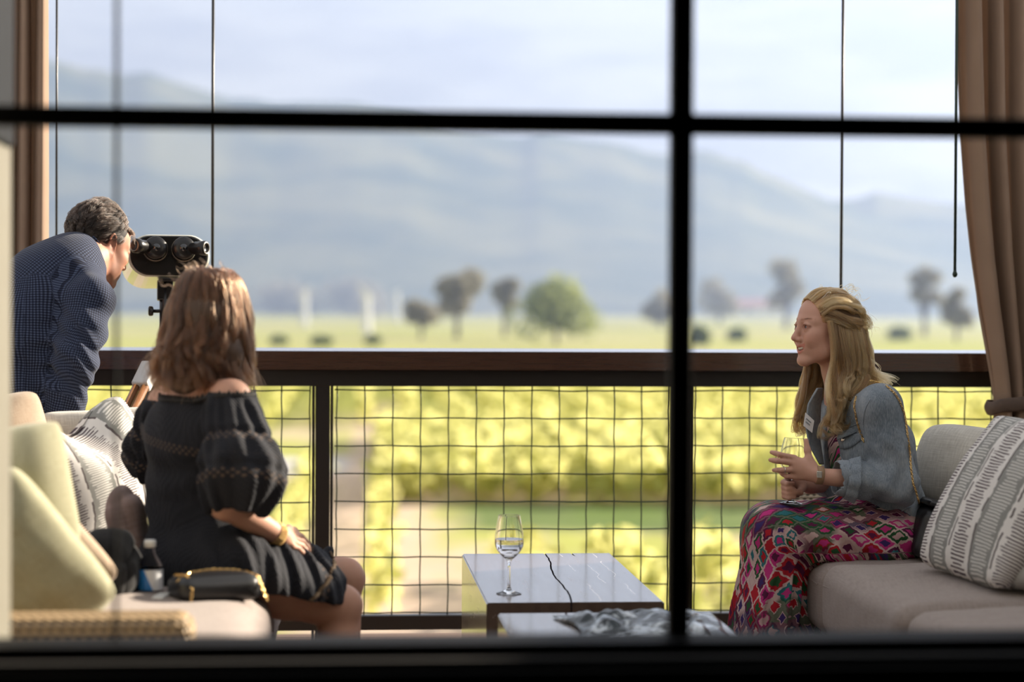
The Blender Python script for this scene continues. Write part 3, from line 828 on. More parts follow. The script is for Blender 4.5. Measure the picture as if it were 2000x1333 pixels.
# the pink throw and the dark jacket lying between pillow and woman
def throw():
    c = W(285, 1060, 5.40)
    bm = cushion_mesh(.08, .13, .28, .045, .02, 61, .010, 20)
    o = obj('throw_blanket', place(bm, frame_M(c - Z3 * .15, BX * .9 - BY * .3 + Z3 * .22, BY)), m_throw, smooth=True)
    rehome(o, c - Z3 * .15); tag(o, 'dusty pink throw bunched between the print pillow and the woman in black', 'blanket')
throw()
def jacket():
    c = W(196, 1160, 5.02)
    bm = cushion_mesh(.17, .22, .15, .06, .02, 62, .016, 24)
    o = obj('folded_jacket', place(bm, frame_M(c - Z3 * .01, BX + Z3 * -.12, BY + Z3 * .1)), m_darkcloth, smooth=True)
    rehome(o, c); tag(o, 'black garment heaped on the left sofa behind the water bottle', 'jacket')
jacket()
# pillows on the right, leaning on the sofa's back
def pillow_at(bl, U, xa, w_, h_, t_, m, label, seed, **k):
    """bl: the lower left corner; U and xa: directions of its left and lower edges."""
    U = Vector(U).normalized(); xa = Vector(xa); xa = (xa - U * xa.dot(U)).normalized(); ya = U.cross(xa)
    c = bl + U * h_ / 2 + xa * w_ / 2
    Mx = Matrix.Identity(4)
    for i, v in enumerate((xa, ya, U)):
        for j in range(3): Mx[j][i] = v[j]
    Mx.translation = c
    o = obj('throw_pillow', place(pillow_mesh(w_, h_, t_, seed, **k), Mx), m, smooth=True)
    rehome(o, c); return tag(o, label, 'pillow')
pillow_at(W(1778, 1000, 6.55), (.16, .06, 1), (.75, -.66, .0), .46, .30, .24, m_linen, 'plain off-white linen pillow behind the blond woman', 57, bow=.01, rnd=.16)
pillow_at(W(1786, 1104, 5.80), (.47, .10, .86), (.30, -.95, .0), .50, .50, .16, m_print, 'grey and white brushstroke print pillow leaning on the right sofa', 58, bow=.04)
pillow_at(W(1925, 1150, 5.42), (.1, .25, .97), (.9, -.4, .05), .30, .07, .10, m_print2, 'end of a dark printed bolster in front of the leaning print pillow', 59, bow=.03)

# ---------------------------------------------------------------- low tables
def table_nodes(n):
    v = n.coord(); x, y, z = n.xyz(v)
    gr = n.noise(3, n.scale(v, (14, 1.2, 8)), 6, .6)
    c = n.mix(gr, (.075, .048, .038), (.16, .11, .085))
    wob = n.math('MULTIPLY', n.math('SUBTRACT', n.noise(6, n.vec(0, y, 0), 3), .5), .05)
    vein = None
    for x0 in (.075, .134, .185):
        d_ = n.math('LESS_THAN', n.math('ABSOLUTE', n.math('SUBTRACT', n.math('ADD', x, wob), x0)), .0016)
        d_ = n.math('MULTIPLY', d_, n.math('GREATER_THAN', n.noise(5, n.vec(x0 * 90, y, 0), 1), .47))
        vein = d_ if vein is None else n.math('MAXIMUM', vein, d_)
    c = n.mix(vein, c, (.62, .56, .50))
    return {'Base_Color': c, 'Roughness': n.math('ADD', .17, n.math('MULTIPLY', gr, .16))}
m_table = mat('dark_fossil_wood', build=table_nodes, Specular_IOR_Level=.9, Coat_Weight=.7, Coat_Roughness=.12)
m_crack = mat('crack_shadow_wood', (.03, .012, .018), .9)
def table(u0, u1, v0, v1, h, cracks, label):
    """A solid block table; each crack is a jagged groove [(fraction across, v fraction)] cut into the top and down the near face."""
    t = thing('coffee_table', B((u0 + u1) / 2, (v0 + v1) / 2, 0), label, 'table', 'block coffee tables', rz=TH)
    bm = bmesh.new()
    cr = [(f, w_) for f, w_ in cracks]
    nv = 26; wd = .0026
    # columns of the top: u positions at each v, pairs either side of every crack
    rows = []
    rr = random.Random(5)
    jit = [[rr.uniform(-.0016, .0016) for _ in range(nv)] for _ in cr]
    for j in range(nv):
        a = j / (nv - 1); v = v0 + (v1 - v0) * a
        us = [u0]
        for k, (fun, span) in enumerate(cr):
            uc = u0 + (u1 - u0) * fun(a) + jit[k][j]
            open_ = wd * (1 if span[0] <= a <= span[1] else .02)
            us += [uc - open_, uc + open_]
        us.append(u1)
        rows.append((v, us))
    m = len(rows[0][1])
    T = [[bm.verts.new(B(u, v, h)) for u in us] for v, us in rows]
    G = {}
    for k in range(len(cr)):
        for j in range(nv):
            v, us = rows[j]
            G[k, j] = bm.verts.new(B((us[1 + 2 * k] + us[2 + 2 * k]) / 2, v, h - .045))
    Bt = [[bm.verts.new(B(u, v, 0)) for u in us] for v, us in rows]
    for j in range(nv - 1):
        for i in range(m - 1):
            bm.faces.new((Bt[j][i], Bt[j + 1][i], Bt[j + 1][i + 1], Bt[j][i + 1]))
            if i % 2 == 0: bm.faces.new((T[j][i], T[j][i + 1], T[j + 1][i + 1], T[j + 1][i]))
            else:
                k = i // 2
                for q in ((T[j][i], G[k, j], G[k, j + 1], T[j + 1][i]), (G[k, j], T[j][i + 1], T[j + 1][i + 1], G[k, j + 1])):
                    f = bm.faces.new(q); f.material_index = 1
        bm.faces.new((Bt[j][0], T[j][0], T[j + 1][0], Bt[j + 1][0])); bm.faces.new((Bt[j][m - 1], Bt[j + 1][m - 1], T[j + 1][m - 1], T[j][m - 1]))
    for j in (0, nv - 1):
        loop = []
        for i in range(m):
            loop.append(T[j][i])
            if i % 2 == 1 and i < m - 1: loop.append(G[i // 2, j])
        for i in range(0, m - 1):
            q = [Bt[j][i], Bt[j][i + 1], T[j][i + 1]] + ([G[i // 2, j]] if i % 2 == 1 else []) + [T[j][i]]
            f = bm.faces.new(q if j == 0 else q[::-1])
            if i % 2 == 1: f.material_index = 1
    bmesh.ops.recalc_face_normals(bm, faces=bm.faces[:])
    edges = [e for e in bm.edges if len(e.link_faces) == 2 and e.calc_face_angle(0) > 1.2 and not any(f.material_index for f in e.link_faces)]
    bmesh.ops.bevel(bm, geom=edges, offset=.004, segments=2, affect='EDGES')
    obj('block', bm, [m_table, m_crack], t)
    return t
Tp = uv_of(W(900, 1083, 6.70)); Tf = uv_of(W(953, 1180, 5.585)); Tr = uv_of(W(1302, 1180, 5.585))
HT = .42
tu0, tu1 = (Tp[0] + Tf[0]) / 2, Tr[0]
tv0, tv1 = Tf[1], Tp[1]
table(tu0, tu1, tv0, tv1, HT, [(lambda a: .475 + .075 * a + .012 * math.sin(a * 9), (0, 1)), (lambda a: .74 + .0 * a + .004 * math.sin(a * 30), (.95, 1))], 'dark cracked block table with a wine glass on it')
T2 = uv_of(W(972, 1202, 5.40))
table(T2[0], T2[0] + .57, 4.35, T2[1], HT, [(lambda a: .30 + .03 * math.sin(a * 7), (.9, 1))], 'dark block table with a crumpled silver wrap on it, nearest the window')
def foil():
    r = 61
    p0 = W(1105, 1222, 5.22); u0, v0 = uv_of(p0); u1 = uv_of(W(1408, 1215, 5.22))[0]
    V = []
    def fn(s, q):
        u = u0 + (u1 - u0) * s; v = 4.93 + .38 * q
        P = np.array([u * 6, v * 6, 1.0])
        a = abs(sinnoise(P, 3.2, 71)) + .5 * abs(sinnoise(P, 8, 72)) + .2 * abs(sinnoise(P, 19, 73))
        e = min(1, 6 * s, 6 * (1 - s)) * min(1, 5 * q, 5 * (1 - q))
        return B(u + .02 * sinnoise(P, 4, 75), v + .02 * sinnoise(P, 5, 76), HT + .004 + .029 * min(1, a) * (e ** .6) + .006 * e)
    me = grid_mesh(fn, 70, 60)
    m = mat('silver_film', (.42, .45, .47), .22, .85, build=lambda n: {'Base_Color': n.mix(n.ramp(n.noise(9, n.coord(), 4, .6, dist=1.5), [(.47, (0, 0, 0)), (.57, (1, 1, 1))]), (.035, .042, .045), (.55, .58, .60)), 'Roughness': .22})
    o = obj('plastic_wrap', me, m, smooth=True); mo = o.modifiers.new('thick', 'SOLIDIFY'); mo.thickness = .0012; mo.offset = 1
    rehome(o, B(u0, 5.0, HT)); tag(o, 'crumpled silver plastic wrap lying on the nearer block table', 'wrapping')
foil()

# ---------------------------------------------------------------- glassware
def glass_mat(name, color=(1, 1, 1), ior=1.5):
    m = bpy.data.materials.new(name); m.use_nodes = True; n = N(m.node_tree); n.n.remove(n.n['Principled BSDF'])
    g = n.node('ShaderNodeBsdfGlass', i_Color=color, i_IOR=ior, i_Roughness=0.0)
    n.l.new(g.outputs[0], n.n['Material Output'].inputs[0]); return m
m_glass = glass_mat('clear_glass'); m_wine = mat('chilled_rose_wine', (1.0, .965, .95), .02, Transmission_Weight=.88, IOR=1.34)
def wine_glass(base, label, h=.222, rim=.031, bowl=.041, foot=.036, fill=.45, axis=(0, 0, 1)):
    axis = Vector(axis).normalized()
    t = thing('wine_glass', base, label, 'wine glass')
    st = h * .43
    out = [(0, .0008), (foot - .002, 0.0008), (foot - .0004, .001), (foot, .0016), (foot - .0004, .0022), (foot - .002, .0026), (foot * .6, .006), (foot * .25, .011), (.0052, .018), (.0038, .03), (.0036, st - .02), (.0046, st - .006), (.010, st + .002)]
    bo = []
    for i in range(15):
        a = i / 14
        z = st + .002 + (h - st - .002) * a
        rr = bowl * math.sin(min(1, (a + .04) / .42) * math.pi / 2) ** .8 if a < .42 else bowl + (rim - bowl) * ((a - .42) / .58) ** 1.5
        bo.append((max(rr, .010), z))
    bo[-1:] = [(rim + .0001, h - .0012), (rim, h - .0004)]
    wall = .0012
    inn = [(rim - .0004, h), (rim - .0008, h)] + [(r_ - wall, z) for r_, z in bo[::-1][:-1]] + [(.004, st + .0065), (0, st + .006)]
    g = lathe(out + bo[1:] + inn, base, axis, 40, False)
    obj('glass', g, m_glass, t, smooth=True)
    if fill:
        zf = st + (h - st) * fill
        pr = [(0, st + .0063)]
        for r_, z in bo[1:]:
            if z < zf: pr.append((r_ - wall * .5, z))
        rf = np.interp(zf, [b[1] for b in bo], [b[0] for b in bo]) - wall * .5
        pr += [(rf, zf), (0, zf)]
        obj('wine', lathe(pr, base, axis, 40, False), m_wine, t, smooth=False)
    return t
gp = W(994, 1162, 5.77); gp.z = HT
wine_glass(gp, 'wine glass of pale wine standing on the cracked block table', fill=.47)

# ---------------------------------------------------------------- things on the left sofa
m_clearplastic = glass_mat('clear_plastic', (.97, .98, 1), 1.15)
SEATL = .512
def bottle():
    b = W(293, 1163, 5.02); b.z = SEATL - .004
    t = thing('water_bottle', b, 'small clear water bottle with a blue and white label on the left sofa', 'bottle')
    R0 = .031
    pr = [(0, 0), (R0 * .9, 0), (R0, .006), (R0, .012), (R0 * .94, .017), (R0, .022), (R0, .075), (R0 * .96, .082), (R0 * .80, .094), (R0 * .52, .108), (.0125, .116), (.0125, .128), (0, .128)]
    obj('bottle', lathe(pr, b, seg=32, caps=False), m_clearplastic, t, smooth=True)
    def lab(n):
        x, y, z = n.xyz(n.coord())
        f = n.math('ADD', n.math('MULTIPLY', x, 18), n.math('MULTIPLY', z, 8))
        return {'Base_Color': n.mix(n.step(f, .42, .02), (.03, .22, .62), (.75, .76, .80)), 'Roughness': .35}
    obj('label', lathe([(R0 + .0004, .024), (R0 + .0008, .026), (R0 + .0008, .072), (R0 + .0004, .074)], b, seg=40, caps=False), mat('bottle_label', build=lab), t, smooth=True)
    obj('cap', lathe([(0, .145), (.013, .145), (.0145, .143), (.0145, .128), (.0125, .127), (0, .127)], b, seg=24, caps=False), m_white, t, smooth=True)
bottle()
def napkins():
    c = W(283, 1166, 4.95); c.z = SEATL + .004
    bm = bmesh.new()
    for i, a in enumerate((.1, .35, -.1)):
        bx = Vector((math.cos(a), math.sin(a), .02 * i)); by = Vector((-math.sin(a), math.cos(a), 0))
        bm_box(bm, c + Z3 * (.004 * i), (.055, .05, .0016), bx, by)
    o = obj('paper_napkin', bm, m_white); rehome(o, c); tag(o, 'folded white paper napkins lying at the foot of the water bottle', 'napkin')
napkins()
def chain(bm, pts, r=.0032, pitch=.0085, wire=.0013):
    """Links laid along a path, each turned a quarter from the last."""
    pts = [Vector(p) for p in pts]
    L = [0]
    for a, b in zip(pts, pts[1:]): L.append(L[-1] + (b - a).length)
    nlk = max(2, int(L[-1] / pitch))
    for i in range(nlk):
        s = L[-1] * (i + .5) / nlk
        k = max(j for j in range(len(L) - 1) if L[j] <= s)
        d = (pts[k + 1] - pts[k]).normalized(); c = pts[k] + d * (s - L[k])
        a = d.orthogonal().normalized(); b = d.cross(a)
        if i % 2: a, b = b, -a
        bm_tube(bm, [c + d * (math.cos(q) * pitch * .68) + a * (math.sin(q) * r) for q in np.linspace(0, 2 * math.pi, 9)[:-1]], wire, 5, closed=True)
    return bm
def clutch():
    a = W(345, 1148, 4.93); b = W(488, 1140, 5.02)
    c = (a + b) / 2; c.z = SEATL + .034
    t = thing('clutch_bag', c - Z3 * .034, 'black leather clutch bag with a gold chain lying on the left sofa', 'bag')
    ax = (b - a).normalized(); up = Z3
    obj('body', place(cushion_mesh(.205, .115, .062, .024, .008, 63, .0015, 16), frame_M(c - Z3 * .034, ax, ax.cross(Z3) * -1)), m_blackleather, t, smooth=True)
    bm = bmesh.new()
    sd = ax.cross(Z3) * 1.0
    fr = c + sd * .05
    top = [c - ax * .10 + Z3 * .020 + sd * .02, c - ax * .06 + Z3 * .036, c + Z3 * .041, c + ax * .06 + Z3 * .037, c + ax * .098 + Z3 * .024 + sd * .01]
    chain(bm, top)
    chain(bm, [c - ax * .092 + sd * -.02 + Z3 * .03, c - ax * .078 + Z3 * .034 + sd * .03, c - ax * .076 + sd * .06 + Z3 * .005, c - ax * .082 + sd * .068 - Z3 * .028])
    chain(bm, [c + ax * .085 + Z3 * .032 - sd * .01, c + ax * .098 + Z3 * .026 + sd * .04, c + ax * .104 + sd * .066 - Z3 * .01, c + ax * .112 + sd * .075 - Z3 * .032])
    chain(bm, [c - ax * .082 + sd * .068 - Z3 * .029, c - ax * .13 + sd * .085 - Z3 * .031, c - ax * .20 + sd * .10 - Z3 * .032, c - ax * .26 + sd * .09 - Z3 * .031])
    obj('chain', bm, m_gold, t)
clutch()

# ---------------------------------------------------------------- binoculars on a tripod
def binoculars():
    C = W(329, 502, 6.86)
    mast0 = W(322, 700, 6.86)
    m_bino = mat('black_enamel', (.010, .009, .009), .28)
    m_shell = mat('white_enamel_shell', (.70, .70, .60), .22, Coat_Weight=.5)
    m_brassy = mat('worn_steel', (.22, .20, .17), .35, .8)
    m_lens = mat('dark_lens', (.004, .004, .006), .04, Coat_Weight=1.0)
    m_legwood = mat('varnished_tripod_wood', build=lambda n: {'Base_Color': n.mix(n.noise(9, n.scale(n.coord(), (9, 9, 1)), 4), (.13, .05, .022), (.30, .14, .06)), 'Roughness': .35})
    yaw = R(13); X = Vector((math.cos(yaw), math.sin(yaw), 0)); Yv = Vector((-math.sin(yaw), math.cos(yaw), -.10)).normalized()
    foot = Vector((mast0.x, mast0.y, 0))
    t = thing('mounted_binoculars', foot, 'big white and black viewing binoculars on a wooden tripod, at the man\'s eye', 'binoculars')
    s = 6.86 / 4000
    hw, hh = 79 * s, 41 * s                    # half width and height of the stadium body
    def stadium(w_, h_, n_=18):
        pts = []
        for k in range(n_ + 1):
            a = -math.pi / 2 + math.pi * k / n_; pts.append((w_ - h_ + h_ * math.cos(a), h_ * math.sin(a)))
        for k in range(n_ + 1):
            a = math.pi / 2 + math.pi * k / n_; pts.append((-(w_ - h_) + h_ * math.cos(a), h_ * math.sin(a)))
        return pts
    def prism(secs):
        bm = bmesh.new(); rings = []
        for w_, h_, y in secs: rings.append([bm.verts.new(C + X * a + Z3 * b + Yv * y) for a, b in stadium(w_, h_)])
        for A, D in zip(rings, rings[1:]):
            for k in range(len(A)): bm.faces.new((A[k], A[(k + 1) % len(A)], D[(k + 1) % len(A)], D[k]))
        bm.faces.new(rings[0][::-1]); bm.faces.new(rings[-1]); bmesh.ops.recalc_face_normals(bm, faces=bm.faces[:]); return bm
    obj('housing', prism([(hw * .96, hh * .96, -.03), (hw, hh, -.024), (hw * 1.02, hh * 1.04, .06), (hw * 1.06, hh * 1.1, .20), (hw * 1.07, hh * 1.12, .26)]), m_shell, t, smooth=False)
    obj('face_plate', prism([(hw * .90, hh * .88, -.037), (hw * .94, hh * .93, -.034), (hw * .94, hh * .93, -.028)]), m_bino, t)
    for sgn in (-1, 1):
        c = C + X * (sgn * 27 * s) + Z3 * (12 * s) - Yv * .036
        o = obj('prism_housing', lathe([(0, .052), (.020, .052), (.036, .046), (.0385, .034), (.0385, 0)], c, -Yv, 36, False), m_bino, t, smooth=True)
        obj('rim_ring', lathe([(.0385, .030), (.0412, .028), (.0412, .014), (.0385, .012)], c - Z3 * .003, -Yv, 36, False), m_brassy, o, smooth=True)
        obj('front_lens', lathe([(0, .0535), (.012, .053), (.013, .05)], c + X * (sgn * -.002), -Yv, 24, False), m_lens, o, smooth=True)
        # the angled eyepiece barrel leaving sideways and towards the viewer
        d = (X * (sgn * .80) - Yv * .60 + Z3 * .03).normalized() if sgn < 0 else (X * .80 - Yv * .60 - Z3 * .05).normalized()
        p = c - Yv * .028 + X * (sgn * .012)
        e = obj('eyepiece', lathe([(.020, -.01), (.020, .030), (.0225, .032), (.0225, .050), (.0245, .053), (.0245, .070), (.021, .074), (.016, .074), (.014, .068), (0, .068)], p, d, 30, False), m_bino, t, smooth=True)
        obj('lens_ring', lathe([(.016, .0742), (.0185, .0758), (.0205, .0745)], p, d, 30, False), m_brassy, e, smooth=True)
    obj('mount_plate', box(C - Z3 * (hh + .010) - Yv * .0 , (.034, .04, .006), .002, bx=X, by=Yv), m_bino, t)
    top = Vector((mast0.x, mast0.y, C.z - hh - .012)); bot = Vector((mast0.x, mast0.y, W(320, 712, 6.86).z))
    obj('mast', tube([top, bot], .0185, 18), m_bino, t, smooth=True)
    obj('bracket', box(top - Z3 * .03 + X * .0, (.026, .018, .034), .004, bx=X, by=Yv), m_bino, t)
    for px, py, sgn in ((352, 581, 1), (299, 608, -1)):
        k = W(px, py, 6.86); z = k.z
        b = Vector((mast0.x, mast0.y, z)) + X * (sgn * .018)
        kb = obj('knob', lathe([(.006, 0), (.006, .020), (.014, .021), (.0165, .025), (.0165, .034), (.012, .037), (0, .037)], b, X * sgn, 16, False), m_bino if sgn < 0 else m_brassy, t, smooth=True)
    hub = bot
    obj('tripod_hub', lathe([(0, .05), (.024, .05), (.03, .03), (.042, .02), (.042, -.02), (.03, -.03), (0, -.03)], hub, seg=20, caps=False), m_brassy, t, smooth=True)
    for k in range(3):
        if k == 0:
            a = W(296, 712, 6.82); b2 = W(246, 816, 6.62)
        else:
            ang = R(55) if k == 1 else R(140)
            dr = Vector((math.cos(ang), math.sin(ang), 0)); a = hub + dr * .04 - Z3 * .01; b2 = a + dr * .09 - Z3 * .25
        d = (b2 - a).normalized(); f = a + d * (a.z / -d.z)
        side = d.cross(Z3).normalized() * .016
        leg = obj('leg', tube([a + side + d * .08, f + side * .4], .013, 10), m_legwood, t, smooth=True)
        obj('leg_rod', tube([a - side + d * .08, f - side * .4], .013, 10), m_legwood, leg, smooth=True)
        obj('leg_bracket', box(a + d * .06, (.029, .021, .056), .005, bx=side.normalized(), by=d.cross(side).normalized(), bz=d), m_white if k == 0 else m_brassy, leg)
        obj('foot', lathe([(0, 0), (.016, 0), (.018, .02), (.012, .04)], f, seg=12, caps=False), m_bino, leg)
binoculars()
# the black handbag behind the print pillow (its strap goes round the blond woman)
def handbag():
    c = W(1795, 1035, 6.30); b = Vector((c.x, c.y, .456))
    t = thing('handbag', b, 'black handbag on a gold chain strap, squeezed behind the leaning print pillow', 'bag')
    obj('body', place(cushion_mesh(.10, .21, .155, .03, .01, 64, .002, 16), frame_M(b + Z3 * .012, BX + Z3 * -.28, BY)), m_blackleather, t, smooth=True)
    obj('flap', place(cushion_mesh(.085, .20, .02, .009, .004, 65, .001, 12), frame_M(b + Z3 * .165 + BX * .04, BX + Z3 * -.28, BY)), m_blackleather, t, smooth=True)
    return t
BAG = handbag()
# ---------------------------------------------------------------- tools for bodies, clothes and hair
class Sdf:
    """A signed distance grid in world space; shapes blend into one continuous surface."""
    def __init__(s, lo, hi, h):
        s.lo = np.array(lo, float); s.h = h
        s.n = np.ceil((np.array(hi) - s.lo) / h).astype(int) + 1
        s.d = np.full(s.n, 1.0, np.float32)
        s.F = np.eye(4)
    def frame(s, o, fwd, left, up):
        s.F = np.eye(4); s.F[:3, 0] = fwd; s.F[:3, 1] = left; s.F[:3, 2] = up; s.F[:3, 3] = o
    def world(s): s.F = np.eye(4)
    def P(s, p): return s.F[:3, :3] @ np.array(p, float) + s.F[:3, 3]
    def V(s, v): return s.F[:3, :3] @ np.array(v, float)
    def grid(s, lo, hi):
        a = np.clip(np.floor((np.array(lo) - s.lo) / s.h).astype(int), 0, s.n)
        b = np.clip(np.ceil((np.array(hi) - s.lo) / s.h).astype(int) + 1, 0, s.n)
        if np.any(b - a < 1): return None
        sl = tuple(slice(i, j) for i, j in zip(a, b))
        ax = [(np.arange(i, j) * s.h + o).astype(np.float32) for i, j, o in zip(a, b, s.lo)]
        return sl, ax[0][:, None, None], ax[1][None, :, None], ax[2][None, None, :]
    def comb(s, sl, v, k, op):
        d = s.d[sl]
        if op == 'u':
            r = np.minimum(d, v)
            if k: r = r - np.maximum(k - np.abs(d - v), 0) ** 2 / (4 * k)
        elif op == 's':
            v = -v; r = np.maximum(d, v)
            if k: r = r + np.maximum(k - np.abs(d - v), 0) ** 2 / (4 * k)
        else:
            r = np.maximum(d, v)
        s.d[sl] = r
    def cone(s, a, b, ra, rb, k=.012, op='u', sq=None):
        """Tapered capsule a-b; sq = (axis, factor) widens it by the factor along that axis."""
        a = s.P(a); b = s.P(b); f = max(1, sq[1]) if sq else 1
        m = max(ra, rb) * f + k + 4 * s.h
        g = s.grid(np.minimum(a, b) - m, np.maximum(a, b) + m)
        if g is None: return
        sl, X, Y, Z = g; ba = b - a; L = max(float(ba @ ba), 1e-12)
        px, py, pz = X - a[0], Y - a[1], Z - a[2]
        t = np.clip((px * ba[0] + py * ba[1] + pz * ba[2]) / L, 0, 1)
        qx, qy, qz = px - t * ba[0], py - t * ba[1], pz - t * ba[2]
        q2 = qx * qx + qy * qy + qz * qz
        if sq:
            n = s.V(sq[0]); n = n / np.linalg.norm(n)
            c = qx * n[0] + qy * n[1] + qz * n[2]
            q2 = q2 + c * c * (1 / sq[1] ** 2 - 1)
        s.comb(sl, np.sqrt(np.maximum(q2, 0)) - (ra + (rb - ra) * t), k, op)
    def chain(s, pts, rad, k=.012, op='u', sq=None):
        for i in range(len(pts) - 1): s.cone(pts[i], pts[i + 1], rad[i], rad[i + 1], k, op, sq)
    def ell(s, c, r, k=.012, op='u', rot=None):
        """Ellipsoid at c, radii r along the frame's axes (rot: rows are its own axes inside the frame)."""
        A = np.eye(3) if rot is None else np.array(rot, float)
        ax = [s.V(A[i] / np.linalg.norm(A[i])) for i in range(3)]
        c = s.P(c); m = max(r) + k + 4 * s.h
        g = s.grid(c - m, c + m)
        if g is None: return
        sl, X, Y, Z = g; px, py, pz = X - c[0], Y - c[1], Z - c[2]
        k0 = 0; k1 = 0
        for n, q in zip(ax, r):
            e = px * n[0] + py * n[1] + pz * n[2]
            k0 = k0 + (e / q) ** 2; k1 = k1 + (e / q ** 2) ** 2
        k0 = np.sqrt(k0); k1 = np.sqrt(k1) + 1e-9
        s.comb(sl, k0 * (k0 - 1) / k1, k, op)
    def field(s, fn, lo, hi, k=0, op='u'):
        g = s.grid(lo, hi)
        if g is None: return
        sl, X, Y, Z = g; s.comb(sl, np.broadcast_to(fn(X, Y, Z), s.d[sl].shape).astype(np.float32), k, op)
    def disp(s, fn, lo, hi):
        g = s.grid(lo, hi)
        if g is None: return
        sl, X, Y, Z = g; s.d[sl] += fn(X, Y, Z).astype(np.float32)
    def mesh(s, name, smooth=1):
        g = openvdb.FloatGrid(3.0)
        g.copyFromArray(np.clip(s.d / s.h, -3, 3).astype(np.float32), tolerance=0.0)
        pts, quads = g.convertToQuads(0.0)
        v = pts.astype(float) * s.h + s.lo
        q = quads.astype(int)
        a, b, c = v[q[:, 0]], v[q[:, 1]], v[q[:, 2]]
        if np.einsum('ij,ij->i', np.cross(b - a, c - a), a - v.mean(0)).sum() < 0: q = q[:, ::-1]
        for _ in range(smooth):
            acc = np.zeros_like(v); cnt = np.zeros(len(v))
            for i in range(4):
                np.add.at(acc, q[:, i], v[q[:, (i + 1) % 4]] + v[q[:, (i + 3) % 4]]); np.add.at(cnt, q[:, i], 2)
            v = v * .5 + acc / np.maximum(cnt, 1)[:, None] * .5
        me = bpy.data.meshes.new(name); n = len(q)
        me.vertices.add(len(v)); me.vertices.foreach_set('co', v.astype(np.float32).ravel())
        me.loops.add(4 * n); me.loops.foreach_set('vertex_index', q.astype(np.int32).ravel())
        me.polygons.add(n); me.polygons.foreach_set('loop_start', np.arange(0, 4 * n, 4, dtype=np.int32))
        me.update(calc_edges=True)
        me.polygons.foreach_set('use_smooth', np.ones(n, bool))
        return me
def verts(me):
    v = np.empty(len(me.vertices) * 3, np.float32); me.vertices.foreach_get('co', v); return v.reshape(-1, 3).astype(float)
def set_vec(me, name, vals):
    a = me.attributes.new(name, 'FLOAT_VECTOR', 'POINT'); a.data.foreach_set('vector', np.asarray(vals, np.float32).ravel())
def set_col(me, name, vals):
    a = me.attributes.new(name, 'FLOAT_COLOR', 'POINT')
    vals = np.concatenate([vals, np.ones((len(vals), 1))], 1); a.data.foreach_set('color', np.asarray(vals, np.float32).ravel())
def limb_coords(P, bones):
    """For every point the coordinates (along, around, bone number) of the nearest bone [(a, b, radius, seam direction)]."""
    best = np.full(len(P), 1e9); out = np.zeros((len(P), 3))
    off = 0
    for i, (a, b, r, sd) in enumerate(bones):
        a = np.array(a, float); b = np.array(b, float); L = np.linalg.norm(b - a); d = (b - a) / L
        t = (P - a) @ d; tc = np.clip(t, -.05, L + .05)
        q = P - a - tc[:, None] * d; dist = np.linalg.norm(q, axis=1) - r
        e1 = np.array(sd, float); e1 -= d * (e1 @ d); e1 /= np.linalg.norm(e1); e2 = np.cross(d, e1)
        an = np.arctan2(q @ e2, q @ e1)
        m = dist < best; best[m] = dist[m]
        out[m] = np.stack([t + i * 3.3, an * r, np.full(len(P), i)], 1)[m]
    return out

def skin_mat(name, base, blush, spec=.28):
    def b(n):
        v = n.coord(); t = n.attr('tint', 'Color')
        c = n.mix(n.noise(55, v, 3), tuple(k * .94 for k in base), tuple(min(1, k * 1.05) for k in base))
        c = n.mix(n.math('MULTIPLY', n.noise(18, v, 2), .5), c, blush)
        c = n.mix(1.0, c, t, 'MULTIPLY')
        return {'Base_Color': c, 'Normal': n.bump(n.noise(700, v, 2), .05, .001)}
    m = mat(name, base, .56, build=b, Specular_IOR_Level=spec, Subsurface_Weight=.12, Subsurface_Scale=.02)
    m.node_tree.nodes['Principled BSDF'].inputs['Subsurface Radius'].default_value = (1, .35, .2)
    return m
def hair_mat(name, c0, c1, rough=.32):
    m = bpy.data.materials.new(name); m.use_nodes = True; n = N(m.node_tree); n.n.remove(n.n['Principled BSDF'])
    h = n.node('ShaderNodeBsdfHairPrincipled'); h.parametrization = 'COLOR'
    i = n.node('ShaderNodeHairInfo')
    f = n.math('ADD', n.math('MULTIPLY', n.attr('tone', 'Fac'), .75), n.math('MULTIPLY', i.outputs['Random'], .25))
    n.put(h.inputs['Color'], n.ramp(f, [(.1, c1), (.9, c0)]))
    h.inputs['IOR'].default_value = 1.45; h.inputs['Roughness'].default_value = rough; h.inputs['Radial Roughness'].default_value = .5
    n.l.new(h.outputs[0], n.n['Material Output'].inputs[0]); return m
def resample(P, K):
    P = np.array(P, float)
    L = np.concatenate([[0], np.cumsum(np.linalg.norm(np.diff(P, axis=0), axis=1))])
    # Catmull-Rom through the points, then even spacing
    Q = []
    n = len(P)
    for i in range(n - 1):
        p0, p1, p2, p3 = P[max(i - 1, 0)], P[i], P[i + 1], P[min(i + 2, n - 1)]
        for t in np.linspace(0, 1, 9)[:-1]:
            Q.append(.5 * ((2 * p1) + (-p0 + p2) * t + (2 * p0 - 5 * p1 + 4 * p2 - p3) * t * t + (-p0 + 3 * p1 - 3 * p2 + p3) * t ** 3))
    Q.append(P[-1]); Q = np.array(Q)
    L = np.concatenate([[0], np.cumsum(np.linalg.norm(np.diff(Q, axis=0), axis=1))]); s = np.linspace(0, L[-1], K)
    return np.stack([np.interp(s, L, Q[:, i]) for i in range(3)], 1)
